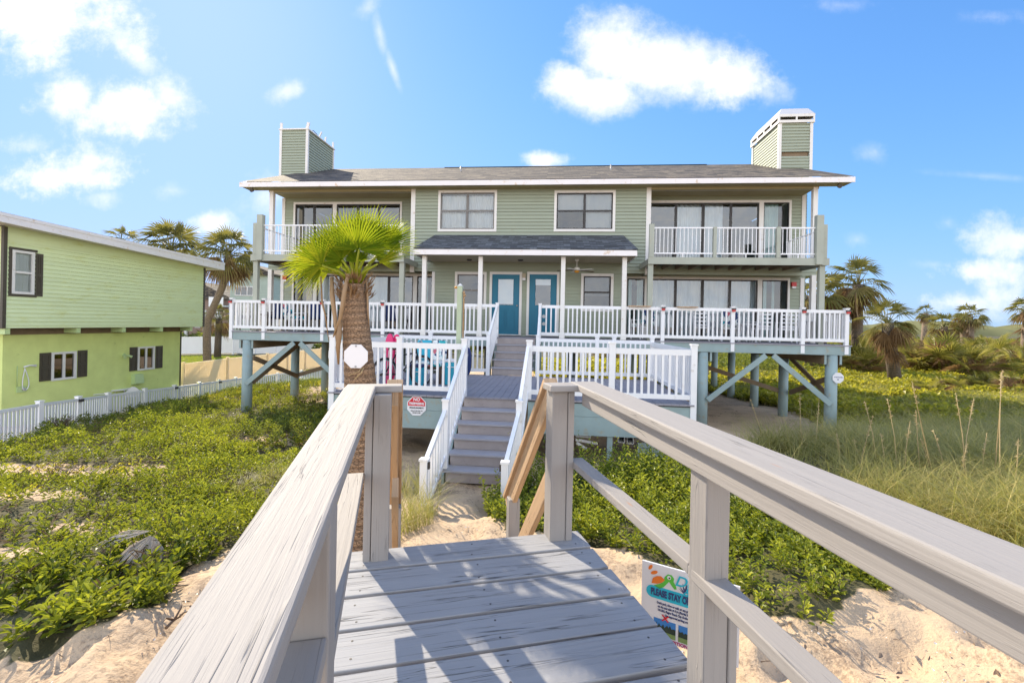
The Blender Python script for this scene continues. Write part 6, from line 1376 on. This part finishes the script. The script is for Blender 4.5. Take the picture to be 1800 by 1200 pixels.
for k in range(2): a=u0+.02+(u1-u0-.02)*k/2; c=MB(); c.box(a,a+(u1-u0)/2-.03,10.38,10.9,ZL+.391,ZL+.50); T.part('seat_cushion',c,M['pattern'],bevel=.03); c=MB(); c.beam((a+(u1-u0)/4-.02,10.86,ZL+.5),(a+(u1-u0)/4-.02,10.98,ZL+.98),(u1-u0)/2-.04,.11,(0,1,0)); T.part('back_cushion',c,M['pattern'] if k else M['turq'],bevel=.03)
c=MB(); c.beam(((u0+u1)/2,11.0,ZL+.35),((u0+u1)/2,11.1,ZL+.9),u1-u0,.04,(0,1,0)); T.part('backrest',c,M['brownfurn'])
def box_thing(name,label,cat,px,v,w,d,h,mat,lid,rot=0):
    u=pu(px,v); T=Thing(name,label,cat,(u,v,ZL),HF); c=MB(); c.box(u-w/2,u+w/2,v-d/2,v+d/2,ZL,ZL+h); T.part('body',c,M[mat],bevel=.02); c=MB(); c.box(u-w/2-.012,u+w/2+.012,v-d/2-.012,v+d/2+.012,ZL+h+.001,ZL+h+.06); T.part('lid',c,M[lid],bevel=.015); c=MB(); c.tube([(u-w*.3,v-d/2-.014,ZL+h*.8),(u-w*.3,v-d/2-.05,ZL+h*.8),(u+w*.3,v-d/2-.05,ZL+h*.8),(u+w*.3,v-d/2-.014,ZL+h*.8)],.009,6); T.part('handle',c,M['trim'])
box_thing('cooler','turquoise cooler box on the landing beside the shower post','cooler',799,10.4,.34,.3,.52,'turq','white'); box_thing('storage_tub','turquoise tub with blue lid next to the landing bench','tub',733,9.95,.36,.3,.42,'turq','blue')
# stored pieces under the landing
for px,py,l,rz,lb in ((1092,772,1.6,.25,'hollow white vinyl post lying under the landing, smaller one'),(1108,774,2.0,.12,'hollow white vinyl post lying under the landing, larger one with open end')):
    p=HF.loc(at(px,py,8.9)); T=Thing('vinyl_post',lb,'post',(p.x,p.y,p.z-.06),HF); c=MB(); w=.06
    d=Vector((math.sin(rz),math.cos(rz),-.03)); q=Vector(p)
    for a,b,ww,hh in ((0,w,2*w,.01),(0,-w,2*w,.01),(-w,0,.01,2*w-.011),(w,0,.01,2*w-.011)): s=Vector((math.cos(rz),-math.sin(rz),0)); o=q+s*a+Vector((0,0,b)); c.beam(o,o+d*l,ww,hh)
    T.part('post_shell',c,M['vinyl'])
for k,(x0,y0,x1,y1) in enumerate(((1012,765,1038,767),(1012,772,1050,779),(1014,778,1030,788))):
    a=HF.loc(at(x0,y0,8.95)); b=HF.loc(at(x1,y1,9.05)); c=MB(); c.beam(a,b,.04,.05); single('broken_baluster',c,M['vinyl'],('short level white baluster on top of the scraps under the landing','long sloping white baluster among the scraps under the landing','lowest white baluster scrap tilted into the shade under the landing')[k],'baluster',a,HF)
for k in range(3):
    a=HF.loc(at(1117,776+k*9,9.05)); b=HF.loc(at(1180,776+k*9,9.05)); c=MB(); c.box(a.x,b.x,9.0,9.04,a.z-.045,a.z+.045); single('stored_board',c,M['bluegreen'],('top','middle','bottom')[k]+' blue green board of the stack under the landing corner','board',(a.x,9.0,a.z),HF,'boards stored under the landing')
x,y=ground_hit(1394,776); b=Vector((x,y,GROUND(x,y))); T=Thing('crushed_can','crushed blue drink can on the sand under the deck edge','can',b); c=MB(); c.tube([b+Vector((-.09,0,.04)),b+Vector((-.02,.01,.05)),b+Vector((.04,-.01,.035)),b+Vector((.09,.01,.045))],[.035,.04,.033,.036],12); T.part('can_body',c,M['blue']); c=MB(); c.disc(b+Vector((.092,.01,.045)),.034,12,.006,(1,0,0)); T.part('can_lid',c,M['chrome'])
# ---------------------------------------------------------------- far hills (beyond the marsh)
c=MB(); pts=[]
HX=[(150+k*9) for k in range(116)]; b=0; V=[];Q=[];n=len(HX)
for j,(yo,hs) in enumerate(((0,0),(15,.55),(45,1.0),(110,.9),(240,0))):
    for i,x in enumerate(HX): V.append((x,820-.30*(x-150)+yo,-5+hs*(17+4*math.sin(i*.35)+2.5*math.sin(i*1.3+1)+RNG.normal(0,1.2))))
for j in range(4):
    for i in range(n-1): Q.append((j*n+i,j*n+i+1,(j+1)*n+i+1,(j+1)*n+i))
o=arr_obj('hills',np.array(V),np.array(Q),M['hill'],RNG.uniform(.2,.8,len(V)),True); tag(o,kind='structure')
# far scrub on the dunes: one mass
n=8200; Y=RNG.uniform(44,190,n); X=Y*RNG.uniform(.55,1.35,n); k=~((X>66)&(Y>150)); X,Y=X[k],Y[k]
hb=np.clip(1.3+1.2*blotch(X,Y,.12,.5),.4,2.7); m=shrub_mat('x',X,Y,hb*RNG.uniform(.6,1.1,len(X)),9,.6,None,lw=.6,tint0=np.clip(.45+.3*blotch(X,Y,.2,2)+RNG.normal(0,.15,len(X)),0,1)); 
n=2600; Y2=RNG.uniform(52,140,n); X2=-Y2*RNG.uniform(.05,.75,n); m2=shrub_mat('x',X2,Y2,RNG.uniform(.6,2.2,len(X2)),9,.6,None,lw=.6)
mm=merge([m,m2]); tag(arr_obj('far_scrub',mm[0],mm[1],M['shrub2'],mm[2]),'far scrub and thicket covering the back dunes','scrub',kind='stuff')
SKY_W=.14; SKY_K=(2.75,3.7,5.9); SKY_G=(.60,1.02,1.62); CLOUD=(5.6,5.5,5.55); FILL_CLOUD=(12,12,12); EXPO=.74; SUN_E=5.0
# ---------------------------------------------------------------- sun, sky with clouds, camera
SUN_AZ=(-.585,.811); EL=math.radians(32)
sd=Vector((SUN_AZ[0]*math.cos(EL),SUN_AZ[1]*math.cos(EL),math.sin(EL)))
sl_=bpy.data.lights.new('sun','SUN'); sl_.energy=SUN_E; sl_.angle=math.radians(.5); sl_.color=(1.0,.87,.67)
so=bpy.data.objects.new('sun',sl_); COL.objects.link(so); so.rotation_euler=(-sd).to_track_quat('-Z','Y').to_euler(); so.location=sd*60
wd=bpy.data.worlds.new('World'); sc.world=wd; wd.use_nodes=True; wd.node_tree.nodes.clear(); g=NT(wd.node_tree)
sky=g.n('ShaderNodeTexSky'); sky.sky_type='NISHITA'; sky.sun_disc=False; sky.sun_elevation=EL; sky.sun_rotation=math.atan2(SUN_AZ[0],SUN_AZ[1]); sky.altitude=0; sky.air_density=1.0; sky.dust_density=.25; sky.ozone_density=2.0
dr=g.n('ShaderNodeTexCoord').outputs['Generated']; xyz=g.n('ShaderNodeSeparateXYZ',{0:dr})
inv=g.math('DIVIDE',1.0,g.math('MAXIMUM',xyz.outputs[1],.05)); sx=g.math('MULTIPLY',xyz.outputs[0],inv); sz=g.math('MULTIPLY',xyz.outputs[2],inv)
pl=g.n('ShaderNodeCombineXYZ',{0:sx,1:sz,2:0.0}).outputs[0]
n1=g.noise(pl,8.0,8,.62); n2=g.noise(pl,2.2,3,.5); n3=g.noise(g.mapping(pl,(1,1,1),(3.3,1.7,0)),24,6,.65)
fb=g.math('ADD',g.math('MULTIPLY',g.math('SUBTRACT',n1,.5),2.6),g.math('MULTIPLY',g.math('SUBTRACT',n3,.5),1.5))
def cloud(px,py,rx,ry,soft=.5,amt=1.0,tilt=0.0,rough=1.0):
    r=ray(px,py); c0,c1=r[0],r[2]; dx=g.math('SUBTRACT',sx,c0); dz=g.math('SUBTRACT',sz,c1)
    if tilt: 
        ct,st_=math.cos(tilt),math.sin(tilt); dx,dz=g.math('ADD',g.math('MULTIPLY',dx,ct),g.math('MULTIPLY',dz,st_)),g.math('SUBTRACT',g.math('MULTIPLY',dz,ct),g.math('MULTIPLY',dx,st_))
    a=g.math('DIVIDE',dx,rx/F); b=g.math('DIVIDE',dz,ry/F); d=g.math('SQRT',g.math('ADD',g.math('MULTIPLY',a,a),g.math('MULTIPLY',b,b)))
    v=g.math('ADD',g.math('SUBTRACT',1.2,d),g.math('MULTIPLY',fb,rough*1.15))
    sf=max(1.0,soft*2.1)
    return g.math('MULTIPLY',g.n('ShaderNodeMapRange',{0:v,1:0.0,2:sf,3:0.0,4:amt},interpolation_type='SMOOTHSTEP').outputs[0],1.0)
CL=[(70,20,190,85,.35,1,0,.7),(215,70,70,35,.6,.8,-.4,1),(245,105,45,22,.7,.5,-.5,1),(130,175,60,50,.35,1,0,.6),(215,195,135,52,.45,1,0,.7),(295,175,50,40,.6,.8,0,.8),(130,305,115,42,.5,.95,0,.9),(165,285,55,40,.5,.9,0,.8),(45,255,50,20,.7,.6,0,1),(185,345,50,18,.8,.5,0,1),(510,158,42,20,.6,.7,.3,.7),
 (648,14,26,16,.9,.55,.6,.8),(668,60,11,52,.8,.6,.22,.5),(690,120,9,46,.8,.6,.35,.4),
 (1075,88,80,78,.25,1,0,.42),(1000,150,58,45,.35,1,0,.5),(1165,118,140,74,.3,1,0,.42),(1050,165,100,45,.45,1,0,.4),(1290,135,85,52,.35,1,0,.6),(1350,160,50,28,.8,.7,0,.8),
 (960,280,45,17,.5,.9,0,.6),(375,395,45,24,.6,.8,0,.8),(460,345,45,45,.9,.6,0,.8),(300,335,40,16,.9,.35,0,1),
 (1760,420,75,46,.6,.75,0,.8),(1720,475,80,24,.5,.8,0,.9),(1765,485,60,40,.6,.85,0,.8),(1690,530,60,22,.6,.8,0,.9),(1540,560,60,26,.8,.7,0,.9),(1770,520,60,36,.6,.8,0,.8),(1530,270,32,22,1,.45,0,.8),(1505,422,26,16,1,.4,0,.8),(1665,392,24,14,1,.35,0,.8),(1640,465,50,12,1,.35,0,.8),(1500,10,70,14,1,.25,0,1),(1740,30,60,14,1,.25,0,1),(1730,310,110,9,1,.35,-.05,.5),(1420,500,40,20,1,.5,0,.8)]
den=None
for c_ in CL:
    k=cloud(*c_); den=k if den is None else g.math('MAXIMUM',den,k)
front=g.math('GREATER_THAN',xyz.outputs[1],.06)
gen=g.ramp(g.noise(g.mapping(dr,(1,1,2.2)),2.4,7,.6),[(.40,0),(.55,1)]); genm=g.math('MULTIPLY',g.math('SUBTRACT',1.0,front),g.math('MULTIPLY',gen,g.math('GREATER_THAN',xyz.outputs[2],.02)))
fill_bank=g.math('MULTIPLY',g.math('SUBTRACT',1.0,front),g.n('ShaderNodeMapRange',{0:g.math('ADD',xyz.outputs[2],g.math('MULTIPLY',g.math('SUBTRACT',g.noise(dr,4.0,6,.6),.5),.35)),1:.52,2:.36,3:0.0,4:1.0}).outputs[0])  # unseen low cloud bank behind the camera, added to brighten the shaded facade
genm=g.math('MAXIMUM',g.math('MULTIPLY',genm,.45),g.math('MULTIPLY',fill_bank,g.math('GREATER_THAN',xyz.outputs[2],-.02)))
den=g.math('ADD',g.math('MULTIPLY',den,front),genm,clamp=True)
shade=g.ramp(g.math('ADD',g.math('MULTIPLY',n2,.6),g.math('MULTIPLY',n1,.4)),[(.36,(.76,.83,.93)),(.60,(1.0,1.0,1.0))])
# the glare round the sun is rolled off the way the exposure-blended photograph does
sp_=g.n('ShaderNodeSeparateXYZ',{0:sky.outputs[0]})
ch=[]
for i in range(3):
    c_=g.math('MULTIPLY',sp_.outputs[i],SKY_G[i]); q_=g.math('DIVIDE',c_,SKY_K[i]); ch.append(g.math('DIVIDE',c_,g.math('SQRT',g.math('MULTIPLY_ADD',q_,q_,1.0))))
sky_c=g.n('ShaderNodeCombineXYZ',{0:ch[0],1:ch[1],2:ch[2]}).outputs[0]
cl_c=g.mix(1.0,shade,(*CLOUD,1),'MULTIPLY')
cl_c=g.mix(g.math('SUBTRACT',1.0,front),cl_c,g.mix(1.0,shade,(*FILL_CLOUD,1),'MULTIPLY'))  # added clouds behind the camera get a brighter fill colour
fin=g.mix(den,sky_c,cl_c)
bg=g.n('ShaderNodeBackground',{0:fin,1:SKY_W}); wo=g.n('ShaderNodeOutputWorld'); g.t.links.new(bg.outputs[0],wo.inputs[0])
cam=bpy.data.cameras.new('camera'); cam.sensor_width=36; cam.lens=16; cam.shift_y=-(600-CY)/1800; cam.clip_start=.05; cam.clip_end=5000
co_=bpy.data.objects.new('camera',cam); COL.objects.link(co_); sc.camera=co_
cr,sr_=math.cos(ROLL),math.sin(ROLL); co_.matrix_world=Matrix(((cr,-sr_,0,0),(0,0,-1,0),(sr_,cr,0,0),(0,0,0,1)))
sc.view_settings.view_transform='Standard'; sc.view_settings.look='None'; sc.view_settings.exposure=EXPO; sc.view_settings.gamma=1
sc.cycles.max_bounces=8; sc.cycles.transparent_max_bounces=24; sc.cycles.diffuse_bounces=4; sc.cycles.glossy_bounces=3; sc.cycles.use_denoising=True; sc.cycles.caustics_reflective=False; sc.cycles.caustics_refractive=False
sc.render.resolution_x=1024; sc.render.resolution_y=682
